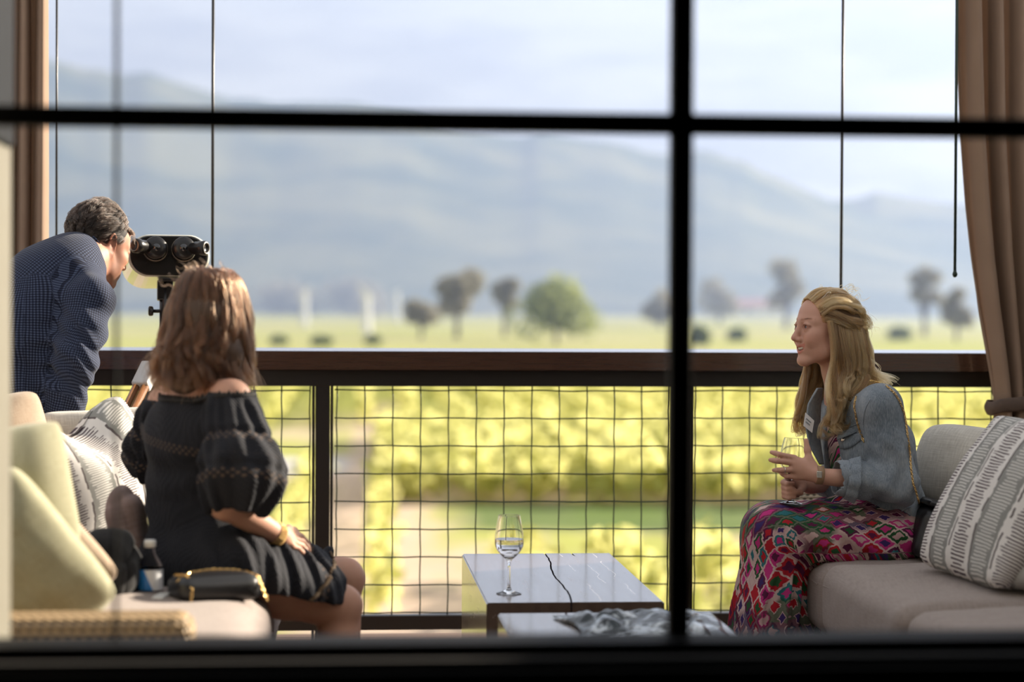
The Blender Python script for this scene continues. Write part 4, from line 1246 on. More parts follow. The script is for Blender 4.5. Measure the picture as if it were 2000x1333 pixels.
def hair_strands(name, locks, m, parent, K=18, radius=.0005, seed=0, frizz=.002, wave=.006, wf=1.6):
    """locks: [(points, spread at root, middle and tip, strand count)] in world space."""
    r = np.random.default_rng(seed); allp = []; tone = []
    for pts, (r0, r1, r2), cnt in locks:
        G = resample(pts, K); t = np.linspace(0, 1, K)
        T = np.gradient(G, axis=0); T /= np.linalg.norm(T, axis=1)[:, None] + 1e-9
        a = np.cross(T, [.3, .2, .93]); a /= np.linalg.norm(a, axis=1)[:, None] + 1e-9; b = np.cross(T, a)
        sp = np.interp(t, [0, .5, 1], [r0, r1, r2])
        ph = r.random() * 6.28; ph2 = r.random() * 6.28; tn = r.random()
        lw = (np.sin(2 * np.pi * wf * t + ph) * wave * smoothstep(.25, .8, t))[:, None] * a + (np.cos(2 * np.pi * wf * .9 * t + ph2) * wave * smoothstep(.25, .8, t))[:, None] * b
        for _ in range(cnt):
            an = r.random() * 6.28; rr = math.sqrt(r.random())
            tw = an + .8 * t * r.normal() * .6
            q = G + lw + (np.cos(tw) * rr * sp)[:, None] * a + (np.sin(tw) * rr * sp)[:, None] * b
            fz = r.normal(size=2) * frizz
            q = q + (np.sin(t * r.uniform(3, 9) + r.random() * 6) * fz[0] * t)[:, None] * a + (np.cos(t * r.uniform(3, 9) + r.random() * 6) * fz[1] * t)[:, None] * b
            if r.random() < .05: q = q + (t ** 2)[:, None] * r.normal(size=3) * frizz * 6
            e = int(K * r.uniform(.82, 1.0)) if K > 8 else K
            allp.append(q[:max(e, 4)]); tone.append(tn)
    hc = bpy.data.hair_curves.new(name); hc.add_curves([len(q) for q in allp])
    P = np.concatenate(allp)
    pm = parent.matrix_world if parent is None else Matrix.LocRotScale(parent.location, parent.rotation_euler, parent.scale)
    q = parent.parent
    while q is not None:
        pm = Matrix.LocRotScale(q.location, q.rotation_euler, q.scale) @ pm; q = q.parent
    iv = np.array(pm.inverted()); P = P @ iv[:3, :3].T + iv[:3, 3]
    hc.attributes['position'].data.foreach_set('vector', P.astype(np.float32).ravel())
    ra = hc.attributes.get('radius') or hc.attributes.new('radius', 'FLOAT', 'POINT')
    rad = np.concatenate([radius * (1 - .7 * np.linspace(0, 1, len(k)) ** 3) for k in allp])
    ra.data.foreach_set('value', rad.astype(np.float32))
    ta = hc.attributes.new('tone', 'FLOAT', 'CURVE'); ta.data.foreach_set('value', np.array(tone, np.float32))
    o = bpy.data.objects.new(name, hc); COL.objects.link(o); o.parent = parent; hc.materials.append(m)
    return o
def face_axes(fwd, up=(0, 0, 1)):
    f = np.array(fwd, float); f /= np.linalg.norm(f)
    u = np.array(up, float); u -= f * (u @ f); u /= np.linalg.norm(u)
    return f, np.cross(u, f), u
def sculpt_head(s, o, f, l, u, k=1.0, smile=False, male=False, ear=True):
    """Head with its face, in its own frame: x forward, y to its left, z up; origin between the ears at eye level."""
    s.frame(o, f * k, l * k, u * k) if False else s.frame(o, f, l, u)
    A = lambda *p: tuple(q * k for q in p)
    s.ell(A(-.014, 0, .030), A(.093, .074, .082), .01)
    s.ell(A(.030, 0, .030), A(.055, .061, .062), .03)
    s.ell(A(.028, 0, -.036), A(.062, .057, .072), .03)
    jw = 1.12 if male else 1.0
    for y in (-1, 1):
        s.cone(A(-.002, y * .054 * jw, -.045), A(.020, y * .046 * jw, -.078), .017 * k, .016 * k, .02)
        s.cone(A(.020, y * .046 * jw, -.078), A(.070, y * .013, -.104), .016 * k, .015 * k, .02)
        s.ell(A(.058, y * .042, -.024), A(.026, .021, .022), .02)
        s.ell(A(.036, y * .036, -.058), A(.034, .024, .034), .02)
        if smile: s.chain([A(.095, y * .0185, -.042), A(.083, y * .031, -.050), A(.069, y * .0385, -.066)], [.0025 * k, .0035 * k, .0025 * k], .009, 's')
        if smile: s.ell(A(.068, y * .038, -.040), A(.019, .016, .017), .016)
        s.cone(A(.083, y * .010, .020), A(.062, y * .047, .018), .010 * k, .009 * k, .016)
    s.ell(A(.076, 0, -.104), A(.015, .017, .014), .016)
    s.ell(A(.068 if smile else .072, 0, -.064 if smile else -.070), A(.022, .030, .024), .02)
    for y in (-1, 1):                                     # eye sockets
        s.ell(A(.099, y * .031, .001), A(.018, .017, .0115), .012, 's')
    s.cone(A(.087, 0, .012), A(.104, 0, -.028), .0075 * k, .0095 * k, .010)
    s.ell(A(.107, 0, -.036), A(.0115, .0105, .0095), .008)
    for y in (-1, 1):
        s.ell(A(.096, y * .0125, -.040), A(.011, .0065, .0075), .006)
        s.ell(A(.100, y * .006, -.0465), A(.006, .0032, .003), .002, 's')
    # eyelids
    for y in (-1, 1):
        c = (.0765, y * .031, -.0005); R0 = .0130
        for zs, za in ((1, .56), (-1, .50 if not smile else .42)):
            pts = []
            for q in np.linspace(-1, 1, 7):
                el = zs * za * math.cos(q * 1.45) ; az = y * .12 + q * .95
                pts.append(A(c[0] + R0 * math.cos(el) * math.cos(az), c[1] + R0 * math.cos(el) * math.sin(az), c[2] + R0 * math.sin(el)))
            s.chain(pts, [.0021 * k] * 7, .002)
            s.chain([tuple(np.array(p) + np.array([-.0025, 0, zs * .0045]) * k) for p in pts], [.0034 * k] * 7, .004)
    # mouth
    if smile:
        cor = .0300; zc = -.0535; zm = -.0610
        up = [A(.0700, -cor, zc), A(.0855, -.0155, zm + .003), A(.0925, 0, zm + .001), A(.0855, .0155, zm + .003), A(.0700, cor, zc)]
        lo = [A(.0700, -cor, zc), A(.0820, -.0175, -.0735), A(.0880, 0, -.0800), A(.0820, .0175, -.0735), A(.0700, cor, zc)]
        s.chain([A(.0745, -.0258, -.0575), A(.083, -.0140, -.0665), A(.091, 0, -.0708), A(.083, .0140, -.0665), A(.0745, .0258, -.0575)], [.0036 * k, .0068 * k, .0080 * k, .0068 * k, .0036 * k], .002, 's')
        s.chain(up, [.0022 * k, .0036 * k, .0038 * k, .0036 * k, .0022 * k], .004)
        s.chain(lo, [.0022 * k, .0040 * k, .0048 * k, .0040 * k, .0022 * k], .004)
    else:
        s.chain([A(.082, -.024, -.072), A(.096, 0, -.0705), A(.082, .024, -.072)], [.003 * k, .0045 * k, .003 * k], .005)
        s.chain([A(.082, -.022, -.075), A(.094, 0, -.0785), A(.082, .022, -.075)], [.003 * k, .005 * k, .003 * k], .005)
    if ear:
        for y in (-1, 1):
            c = np.array([-.012, y * .079, -.010])
            pts = []
            for a in np.linspace(-.6, 4.1, 13):
                rx, rz = .0155, .030
                pts.append(tuple((c + np.array([-.004 - rx * math.cos(a + .5) * 1.0, y * .004 * (1 + math.cos(a)), .006 + rz * math.sin(a + .9 - .0) * (1 if math.sin(a + .9) > 0 else 1.05)])) * k))
            s.chain(pts, [.0036 * k] * 13, .004)
            s.ell(tuple((c + np.array([-.002, -y * .003, .0])) * k), A(.014, .006, .026), .005)
            s.ell(tuple((c + np.array([-.003, y * .005, .004])) * k), A(.008, .006, .014), .004, 's')
            s.ell(tuple((c + np.array([.006, y * .0, -.030])) * k), A(.007, .0055, .009), .005)
    s.world()
def head_tint(P, o, f, l, u, k=1.0, smile=False, lip=(.80, .50, .50), brow=(.62, .50, .42), stubble=0):
    """Multiplying tint of the skin: lips, brows, lids, cheeks."""
    q = (P - o) / k; x, y, z = q @ f, q @ l, q @ u
    t = np.ones((len(P), 3)); near = (np.abs(y) < .09) & (np.abs(z) < .16) & (x > -.03)
    def blend(m, c): 
        nonlocal t
        t = t * (1 - m[:, None]) + t * np.array(c) * m[:, None]
    ay = np.abs(y)
    if smile:
        zu = -.0600 + .0065 * (ay / .030) ** 2; zl = -.0800 + .0265 * (ay / .030) ** 2
        m = smoothstep(.0052, .0030, np.abs(z - zu)) + smoothstep(.0062, .0035, np.abs(z - zl))
        m = np.clip(m, 0, 1) * smoothstep(.033, .029, ay) * (x > .058)
    else:
        m = smoothstep(.0105, .008, np.abs(z + .0745)) * smoothstep(.027, .022, ay) * (x > .07)
    blend(m * near, lip)
    zb = .0215 + .004 * np.sin(np.clip((ay - .012) / .04, 0, 1) * 2.2)
    blend(.75 * smoothstep(.0042, .0018, np.abs(z - zb)) * smoothstep(.010, .016, ay) * smoothstep(.054, .044, ay) * (x > .04), brow)
    ey = np.sqrt(((ay - .031) / .0165) ** 2 + ((z - .0005) / .0085) ** 2)
    blend(.65 * smoothstep(1.25, .95, ey) * (x > .06), (.42, .28, .25))
    blend(.35 * np.exp(-(((ay - .045) / .02) ** 2 + ((z + .035) / .018) ** 2)) * (x > .02), (1.0, .78, .74))
    blend(.25 * np.exp(-((y / .014) ** 2 + ((z + .036) / .014) ** 2)) * (x > .09), (1.0, .80, .76))
    if stubble: blend(stubble * smoothstep(-.045, -.065, z) * smoothstep(-.03, .0, x) * (z > -.13), (.66, .62, .62))
    return t
def eyes(parent, o, f, l, u, k, iris=(.085, .115, .14), look=(0, 0)):
    m = mat('eye', build=lambda n: {'Base_Color': n.attr('eye', 'Color')}, rough=.08, Coat_Weight=1.0)
    for y in (-1, 1):
        c = o + (f * .0745 + l * y * .031 - u * .0005) * k; R0 = .0122 * k
        d = Vector(f + l * (look[0]) + u * look[1]).normalized()
        bm = bmesh.new(); bmesh.ops.create_uvsphere(bm, u_segments=32, v_segments=24, radius=R0)
        bm.transform(Matrix.Translation(Vector(c)) @ d.to_track_quat('Z', 'Y').to_matrix().to_4x4())
        e = obj('eye', bm, m, parent, smooth=True)
        Q = verts(e.data) + np.array(parent.location) - c
        a = np.arccos(np.clip(Q @ np.array(d) / R0, -1, 1))
        col = np.where(a[:, None] < .20, np.array([[.005, .005, .005]]), np.where(a[:, None] < .56, np.array([iris]), np.array([[.50, .46, .44]])))
        set_col(e.data, 'eye', col)
def foot_shape(s, ankle, toe_dir, L=.20, r=.034):
    a = np.array(ankle); d = np.array(toe_dir, float); d[2] = 0; d /= np.linalg.norm(d)
    s.chain([a, a + np.array([0, 0, -.045]) - d * .03], [r, r * .9], .02)
    s.chain([a + np.array([0, 0, -.035]), a + d * L * .45 + np.array([0, 0, -.06]), a + d * L * .72 + np.array([0, 0, -.068])], [r, r * .85, r * .62], .02, sq=(np.cross(d, [0, 0, 1]), 1.25))
# ---------------------------------------------------------------- the blond woman on the right
def A3(px, py, Y): return np.array(W(px, py, Y))
m_skin_r = skin_mat('skin_light', (.56, .335, .25), (.52, .24, .18))
def denim(n):
    v = n.coord()
    x, y, z = n.xyz(v)
    gr = n.noise(1, n.vec(n.math('MULTIPLY', x, 420), n.math('MULTIPLY', y, 420), n.math('MULTIPLY', z, 60)), 3, .6)
    wash = n.noise(9, n.scale(v, (1, 1, .6)), 4, .6)
    f = n.math('ADD', n.math('MULTIPLY', n.math('SUBTRACT', gr, .5), .9), wash)
    c = n.ramp(f, [(.25, (.115, .145, .180)), (.5, (.215, .250, .290)), (.75, (.315, .350, .385))])
    return {'Base_Color': c, 'Roughness': .85, 'Normal': n.bump(n.math('ADD', n.math('MULTIPLY', n.noise(30, v, 3), 1.0), n.math('MULTIPLY', gr, .3)), .30, .006)}
m_denim = mat('washed_denim', build=denim, Specular_IOR_Level=.15, Sheen_Weight=.1)
m_denimseam = mat('denim_seam', (.26, .30, .345), .85, build=lambda n: {'Base_Color': n.mix(n.noise(240, n.coord(), 2), (.09, .13, .19), (.38, .42, .46))})
def ikat(n):
    v = n.attr('tc'); x, y, z = n.xyz(v)
    ds = n.math('MULTIPLY', n.math('SUBTRACT', n.noise(75, n.vec(n.math('MULTIPLY', x, .35), y, 0), 2), .5), .022)
    x2 = n.math('ADD', x, ds); y2 = n.math('ADD', y, n.math('MULTIPLY', n.math('SUBTRACT', n.noise(9, v, 2), .5), .03))
    X = n.math('MULTIPLY', x2, 22.0); Yc = n.math('MULTIPLY', y2, 13.0)
    # diamonds: rotated lattice, each cell with its own colour and rings inside
    a = n.math('ADD', X, Yc); b = n.math('SUBTRACT', X, Yc)
    ia = n.math('FLOOR', a); ib = n.math('FLOOR', b)
    fa = n.math('ABSOLUTE', n.math('SUBTRACT', n.math('FRACT', a), .5)); fb = n.math('ABSOLUTE', n.math('SUBTRACT', n.math('FRACT', b), .5))
    dd = n.math('MAXIMUM', fa, fb)
    wn = n.node('ShaderNodeTexWhiteNoise', noise_dimensions='2D'); n.put(wn.inputs['Vector'], n.vec(ia, ib))
    wn2 = n.node('ShaderNodeTexWhiteNoise', noise_dimensions='2D'); n.put(wn2.inputs['Vector'], n.vec(n.math('ADD', ia, 31.7), ib))
    pal = [(0, (.55, .36, .36)), (.16, (.42, .016, .028)), (.32, (.50, .035, .20)), (.46, (.022, .085, .032)), (.60, (.10, .012, .055)), (.72, (.045, .022, .12)), (.82, (.58, .42, .40)), (.93, (.03, .16, .19))]
    c1 = n.ramp(wn.outputs['Value'], pal, 'CONSTANT'); c2 = n.ramp(wn2.outputs['Value'], pal, 'CONSTANT')
    c = n.mix(n.math('LESS_THAN', dd, .24), c1, c2)
    c = n.mix(n.math('GREATER_THAN', dd, .43), c, n.ramp(n.noise(3, v, 1), [(.45, (.60, .44, .42)), (.55, (.10, .02, .04))], 'CONSTANT'))
    big = n.ramp(n.noise(4.2, v, 2, .5), [(.46, (0, 0, 0)), (.50, (1, 1, 1))])
    c = n.mix(n.math('MULTIPLY', n.math('MULTIPLY', big, .8), n.math('GREATER_THAN', dd, .30)), c, n.ramp(n.noise(7, v, 1), [(.3, (.018, .075, .028)), (.47, (.11, .012, .05)), (.56, (.03, .02, .09)), (.66, (.36, .02, .03))], 'CONSTANT'))
    return {'Base_Color': c, 'Roughness': .75, 'Normal': n.bump(n.noise(300, v, 1), .08, .002)}
m_ikat = mat('ikat_print_silk', build=ikat, Specular_IOR_Level=.2)
m_hair_r = hair_mat('blond_hair', (.50, .275, .115), (.075, .035, .015), .30)
m_hairbase_r = mat('blond_hair_mass', (.085, .048, .024), .7)
m_watch = mat('tan_watch_strap', (.30, .185, .105), .6)
m_metal = mat('polished_metal', (.75, .72, .66), .2, 1.0)
m_teeth = mat('teeth', (.80, .76, .68), .25)

def blond_woman():
    base = B(*uv_of(W(1725, 1000, 6.42)), .455)
    t = thing('person', base, 'smiling blond woman in a denim jacket and long colourful dress holding a wine glass', 'person')
    # joints
    HO = A3(1613, 641, 6.40); hf, hl, hu = face_axes((-math.cos(R(19)), -math.sin(R(19)), .035)); K = 1.0
    bf, bl, bu = face_axes((-math.cos(R(29)), -math.sin(R(29)), 0))
    neck = A3(1657, 782, 6.41); chest = A3(1690, 872, 6.41); waist = A3(1706, 965, 6.42); pel = A3(1722, 1030, 6.42)
    shn = A3(1718, 795, 6.25); elb = A3(1757, 945, 6.225); wri = A3(1603, 931, 6.20)
    shf = A3(1622, 800, 6.56); elf = A3(1652, 935, 6.60); wrf = A3(1582, 950, 6.36)
    hipn = A3(1728, 1048, 6.32); hipf = A3(1722, 1045, 6.52)
    knn = A3(1506, 1042, 6.26); knf = A3(1512, 1036, 6.47)
    ann = A3(1478, 1318, 6.24); anf = A3(1486, 1316, 6.44)
    # --- body
    s = Sdf((.62, 6.0, -.01), (1.34, 6.78, 1.33), .0031)
    sculpt_head(s, HO, hf, hl, hu, K, smile=True, ear=False)
    hb = HO + hf * -.022 + hu * -.055
    s.chain([hb, (hb + neck) / 2 + bf * .004, neck + np.array([0, 0, -.02])], [.052, .047, .056], .025)
    s.chain([neck, chest, waist, pel], [.062, .098, .088, .105], .04, sq=(bl, 1.35))
    s.cone(neck + np.array([0, 0, -.035]), shn, .045, .045, .03); s.cone(neck + np.array([0, 0, -.035]), shf, .045, .045, .03)
    s.chain([shn, elb, wri], [.045, .037, .0245], .012); s.chain([shf, elf, wrf], [.045, .037, .025], .012)
    s.chain([hipn, knn, ann], [.088, .055, .036], .03); s.chain([hipf, knf, anf], [.088, .055, .036], .03)
    s.cone((knn * .7 + ann * .3) - bf * .012, (knn * .45 + ann * .55), .05, .04, .03); s.cone((knf * .7 + anf * .3) - bf * .012, (knf * .45 + anf * .55), .05, .04, .03)
    foot_shape(s, ann, bf); foot_shape(s, anf, bf)
    # near hand, its back to the viewer, fingers stretched along the glass
    def fin(pts, rad, k=.004): s.chain([A3(*p) for p in pts], rad, k)
    pw = A3(1598, 929, 6.198)
    for p in ((1553, 897, 6.205), (1549, 906, 6.200), (1550, 918, 6.200), (1553, 932, 6.205)):
        s.cone(pw, A3(*p), .0165, .0105, .014)
    s.ell(A3(1574, 914, 6.207), (.034, .015, .030), .012)
    fin([(1551, 895, 6.205), (1522, 888.5, 6.190), (1514, 886, 6.196), (1507, 884, 6.204)], [.0098, .0082, .0076, .0066])
    fin([(1546, 904, 6.200), (1518, 901, 6.183), (1511, 900, 6.190), (1504.5, 899, 6.198)], [.0100, .0084, .0077, .0066])
    fin([(1547, 918, 6.200), (1527, 919, 6.183), (1519, 919, 6.190), (1511, 919, 6.200)], [.0098, .0082, .0076, .0064])
    fin([(1551, 932, 6.206), (1536, 931, 6.195), (1529, 927, 6.205), (1524, 924, 6.218)], [.0088, .0074, .0068, .0058])
    fin([(1590, 917, 6.205), (1580, 897, 6.212), (1577, 880, 6.218), (1574.5, 861, 6.222)], [.0150, .0118, .0098, .0074], .008)
    # far hand closed round the stem
    fw = A3(1578, 948, 6.345); fk = A3(1552, 944, 6.29)
    s.cone(fw, A3(1560, 947, 6.31), .023, .020, .012); s.ell(A3(1559, 950, 6.305), (.021, .019, .023), .012)
    for i, (y0, y1) in enumerate(((943, 938), (951, 948), (959, 957), (966, 965))):
        g = i * .8
        fin([(1555 + g, y0, 6.315), (1538 + g, y1, 6.292), (1530 + g, y1 + 5, 6.262), (1539 + g, y1 + 8, 6.240), (1549 + g, y1 + 7, 6.246)], [.0105, .0098, .0086, .0078, .0066])
    fin([(1568, 952, 6.295), (1562, 962, 6.262), (1552, 962, 6.244), (1545, 955, 6.238)], [.0125, .0108, .0092, .0072])
    me = s.mesh('body', 1); P = verts(me)
    tint = head_tint(P, HO, hf, hl, hu, K, True, lip=(.95, .62, .62))
    set_col(me, 'tint', tint)
    body = obj('body', me, m_skin_r, t)
    eyes(t, HO, hf, hl, hu, K, look=(.05, .02))
    # upper teeth: one row, notched between the teeth
    bm = bmesh.new(); rows = []
    for i in range(41):
        a = -1 + 2 * i / 40; y = a * .0235; x = .0875 - 20 * y * y; gap = abs(math.sin(a * math.pi * 4)) ** .35
        top = HO + hf * (x - .001) + hl * y + hu * (-.0590 + 6 * y * y); bot = HO + hf * (x + .0008 * gap - .0008) + hl * y + hu * (-.0700 + 14 * y * y - .0004 * gap)
        mid = HO + hf * (x + .001 * gap) + hl * y + hu * (-.0645 + 10 * y * y)
        rows.append([bm.verts.new(q) for q in (top, mid, bot)])
    for a_, b_ in zip(rows, rows[1:]):
        for j in range(2): bm.faces.new((a_[j], b_[j], b_[j + 1], a_[j + 1]))
    o = obj('teeth', bm, m_teeth, t, smooth=True); mo = o.modifiers.new('thick', 'SOLIDIFY'); mo.thickness = .002
    # --- the long dress
    s = Sdf((.62, 6.0, .0), (1.34, 6.78, 1.0), .0045)
    nb = neck + np.array([0, 0, -.07]) 
    s.chain([nb, chest, waist, pel], [.066, .106, .097, .118], .05, sq=(bl, 1.35))
    s.chain([hipn, (hipn + knn) / 2, knn], [.105, .088, .072], .05); s.chain([hipf, (hipf + knf) / 2, knf], [.105, .088, .072], .06)
    en = A3(1484, 1345, 6.22); ef = A3(1492, 1345, 6.46)
    fr = A3(1462, 1345, 6.30); bk = A3(1540, 1330, 6.36)
    s.chain([knn, en], [.072, .085], .07); s.chain([knf, ef], [.072, .085], .07)
    s.chain([(knn + knf) / 2 + np.array([-.012, 0, 0]), fr], [.062, .085], .08); s.chain([(knn + knf) / 2 + np.array([.06, 0, -.03]), bk], [.07, .10], .08)
    s.chain([(hipn + hipf) / 2, (knn + knf) / 2], [.09, .075], .08)
    def folds(X, Y, Z):
        zz = np.clip((.56 - Z) / .25, 0, 1)
        a = (X - .75) * 60 + (Y - 6.3) * 75 + 2.2 * np.sin(Z * 7) + 1.2 * np.sin(Z * 15 + Y * 20)
        f1 = (np.sin(a) * .0075 + .004 * np.sin(a * 1.9 + 1)) * zz
        th = np.clip((X - .86) / .06, 0, 1) * np.clip((Z - .44) / .05, 0, 1) * np.clip((.78 - Z) / .1, 0, 1)
        b = X * 52 + Z * 60 + Y * 16 + 1.5 * np.sin(Y * 24 + X * 10)
        return f1 + th * .005 * np.sin(b)
    s.disp(folds, (.62, 6.0, 0), (1.34, 6.78, 1.0))
    # the neckline dips in front; the hem ends above the floor
    c0 = neck + np.array([0, 0, -.03])
    s.field(lambda X, Y, Z: -(Z - .022), (.6, 5.9, -.1), (1.4, 6.9, .08), 0, 'i')
    vn = neck + bf * .085 + np.array([0, 0, .0])
    s.cone(neck + bf * .05 + np.array([0, 0, .03]), chest + bf * .115 + np.array([0, 0, .035]), .062, .012, .01, 's')
    s.field(lambda X, Y, Z: (Z - (neck[2] - .055)), (.6, 5.9, neck[2] - .09), (1.4, 6.9, 1.05), 0, 'i')
    me = s.mesh('dress', 1); P = verts(me)
    # the print runs along the thigh, bends over the knee and falls down the shin
    qx, qz = (knn[0] + knf[0]) / 2 + .055, knn[2] - .055
    dx, dz = qx - P[:, 0], P[:, 2] - qz
    an = np.arctan2(np.maximum(dx, 0), np.maximum(dz, 1e-4)); an = np.where(dz <= 0, math.pi / 2, np.where(dx <= 0, 0, an))
    across = np.where(dz <= 0, dx, np.where(dx <= 0, dz, np.sqrt(dx ** 2 + dz ** 2)))
    along = np.where(dx <= 0, dx, 0) + an * .12 + np.where(dz <= 0, -dz, 0)
    tc = np.stack([across + (P[:, 1] - 6.2) * .9, along, P[:, 1] * .1], 1)
    set_vec(me, 'tc', tc); obj('dress', me, m_ikat, t)
    # --- denim jacket
    s = Sdf((.80, 5.98, .40), (1.36, 6.84, 1.06), .0040)
    hem = A3(1716, 1022, 6.42)
    s.chain([neck + np.array([0, 0, -.045]), chest, waist, hem], [.068, .122, .120, .130], .05, sq=(bl, 1.32))
    s.cone(neck + np.array([.012, 0, -.05]), shn, .058, .066, .045); s.cone(neck + np.array([.012, 0, -.05]), shf, .058, .064, .045)
    cufn = elb * .30 + wri * .70 + np.array([0, 0, .002])
    s.chain([shn, (shn + elb) / 2, elb, cufn], [.068, .063, .060, .056], .022)
    s.chain([shf, elf, wrf * .55 + elf * .45], [.066, .058, .050], .022)
    # sleeve creases gather at the elbow, a hem band closes the waist
    ax = (elb - shn) / np.linalg.norm(elb - shn); ax2 = (wri - elb) / np.linalg.norm(wri - elb)
    def sleeve(X, Y, Z):
        px, py, pz = X - elb[0], Y - elb[1], Z - elb[2]
        d2 = px * px + py * py + pz * pz
        al = px * ax[0] + py * ax[1] + pz * ax[2]; al2 = px * ax2[0] + py * ax2[1] + pz * ax2[2]
        w = np.exp(-d2 / .012) * (Y < 6.32)
        w2 = np.exp(-((px - .03) ** 2 + (pz - .03) ** 2) / .02) * (Y < 6.32)
        return w * .0062 * np.sin(al * 85 + al2 * 110 + 4 * np.sin(pz * 18)) + .003 * w2 * np.sin(al * 46 - al2 * 60 + py * 60)
    s.disp(sleeve, elb - .22, elb + .22)
    def body_f(X, Y, Z):
        w = np.clip((.95 - Z) / .1, 0, 1)
        return w * (.0035 * np.sin(Z * 62 + X * 40 + 2 * np.sin(Y * 22)) * np.exp(-((Z - .66) / .10) ** 2) + .002 * np.sin(X * 60 - Y * 40 + Z * 9))
    s.disp(body_f, (.8, 5.98, .4), (1.36, 6.84, 1.0))
    hz = A3(1716, 1030, 6.42)[2]
    # hem: lower at the front; everything below is cut away
    s.field(lambda X, Y, Z: -(Z - (hz - .035) - (X - 1.10) * .16), (.7, 5.9, .3), (1.4, 6.9, .62), 0, 'i')
    def opening(X, Y, Z):
        px, py, pz = X - neck[0], Y - neck[1], Z - neck[2]
        l = px * bl[0] + py * bl[1]; q = px * bf[0] + py * bf[1]
        w = .030 + .10 * np.clip(-pz - .03, 0, 1) * .9
        return np.maximum(np.abs(l - .012 + .02 * pz) - w, -(q - .008 + .10 * pz))
    s.field(opening, (.75, 5.9, .4), (1.2, 6.9, 1.1), .006, 's')
    s.chain([HO + hu * -.10, neck + np.array([0, 0, -.0])], [.052, .064], .006, 's')
    # open cuff
    cd_ = ax2; ce = elb * .26 + wri * .74
    s.cone(elb * .42 + wri * .58, wri + cd_ * .03, .044, .052, .002, 's')
    me = s.mesh('denim_jacket', 1)
    jk = obj('denim_jacket', me, m_denim, t)
    # turned-up cuff as a flared band round the forearm
    e1 = np.cross(cd_, [0, 1, 0]); e1 /= np.linalg.norm(e1); e2 = np.cross(cd_, e1)
    def cuff(u, v):
        a = 2 * math.pi * u; rr = .054 + .013 * v + .0022 * math.sin(5 * a) + .002 * math.sin(9 * a + 1)
        c = elb * .40 + wri * .60 + cd_ * (-.012 + .034 * (1 - v) + .006 * math.sin(a + .4))
        return Vector(c - cd_ * .002 + e1 * math.cos(a) * rr + e2 * math.sin(a) * rr)
    o = obj('cuff', grid_mesh(cuff, 61, 8), m_denim, jk, smooth=True); mo = o.modifiers.new('thick', 'SOLIDIFY'); mo.thickness = .0045
    # details laid on the near side: shrink each strip onto the cloth
    from mathutils.bvhtree import BVHTree
    bmj = bmesh.new(); bmj.from_mesh(me); bmj.transform(Matrix.Translation(Vector(base))); bvh = BVHTree.FromBMesh(bmj)
    def on(px, py, lift=.002):
        """Where the sight line through a pixel meets the jacket."""
        d = (W(px, py, 6.0) - CAM).normalized(); h = bvh.ray_cast(CAM, d)
        return (h[0] + h[1] * lift, h[1]) if h[0] is not None else (W(px, py, 6.3), Vector((0, -1, 0)))
    def seam(name, pts, r=.0022, m=None, parent=None):
        P_ = resample([(p[0], p[1], 0) for p in pts], max(6, int(len(pts) * 5)))
        return obj(name, tube([on(p[0], p[1], r * .35)[0] for p in P_], r, 6), m or m_denimseam, parent or jk, smooth=True)
    seam('seam', [(1700, 780), (1690, 800), (1686, 830), (1692, 862)], .0018)
    seam('seam', [(1624, 905), (1636, 960), (1652, 1004), (1668, 1040)], .002)
    seam('seam', [(1612, 838), (1640, 842), (1665, 832), (1680, 826)], .0018)
    seam('seam', [(1690, 1016), (1720, 1014), (1750, 1004), (1778, 990)], .002)
    seam('seam', [(1666, 985), (1676, 1012), (1692, 1040)], .0016)
    seam('seam', [(1700, 965), (1706, 990), (1712, 1012)], .0016)
    seam('seam', [(1628, 858), (1640, 885), (1650, 912)], .0014); seam('seam', [(1662, 868), (1664, 892), (1660, 916)], .0014)
    # chest pocket flap: a thick five-sided patch
    cor = [(1629, 858), (1655, 851), (1683, 845), (1686, 858), (1664, 874), (1651, 878), (1633, 872)]
    bm = bmesh.new(); cen = np.mean(cor, 0)
    top = []; bot = []
    K_ = 8
    ring = []
    for i in range(len(cor)):
        a, b2 = np.array(cor[i]), np.array(cor[(i + 1) % len(cor)])
        for q in range(4): ring.append(a + (b2 - a) * q / 4)
    lv = []
    for sc_, lift in ((1.0, .001), (.99, .0055), (.6, .006), (.2, .006)):
        lv.append([bm.verts.new(on(*(cen + (p - cen) * sc_), lift)[0]) for p in ring])
    for A_, B_ in zip(lv, lv[1:]):
        for i in range(len(ring)): bm.faces.new((A_[i], A_[(i + 1) % len(ring)], B_[(i + 1) % len(ring)], B_[i]))
    bm.faces.new(lv[-1]); bmesh.ops.recalc_face_normals(bm, faces=bm.faces[:])
    fl = obj('pocket_flap', bm, m_denim, jk, smooth=True)
    seam('seam', [(1630, 871), (1650, 877), (1664, 873), (1686, 857)], .0013, None, fl)
    for px, py in ((1648.5, 859), (1622.5, 868), (1661, 1012)):
        p, nn = on(px, py, .006 if py < 863 else .002)
        obj('button', lathe([(0, .003), (.0062, .0028), (.0075, .0012), (.0075, -.001)], p, nn, 20, False), m_metal, jk, smooth=True)
    # collar: folded band lying round the neck, its points on the chest
    def collar(u, v):
        a = -2.55 + 5.10 * u                       # angle from the back of the neck
        rr = .072 + .030 * v + .016 * v * abs(math.sin(a * .6))
        dr = -bf * math.cos(a) + bl * math.sin(a)
        fwd = max(0, abs(a) - 1.1)
        return Vector(neck + np.array([.006, 0, .006]) + dr * rr * (1 + .10 * fwd) + np.array([0, 0, .022 - .055 * v - .040 * fwd - .012 * abs(a)]))
    o = obj('collar', grid_mesh(collar, 70, 9), m_denim, jk, smooth=True); mo = o.modifiers.new('thick', 'SOLIDIFY'); mo.thickness = .004
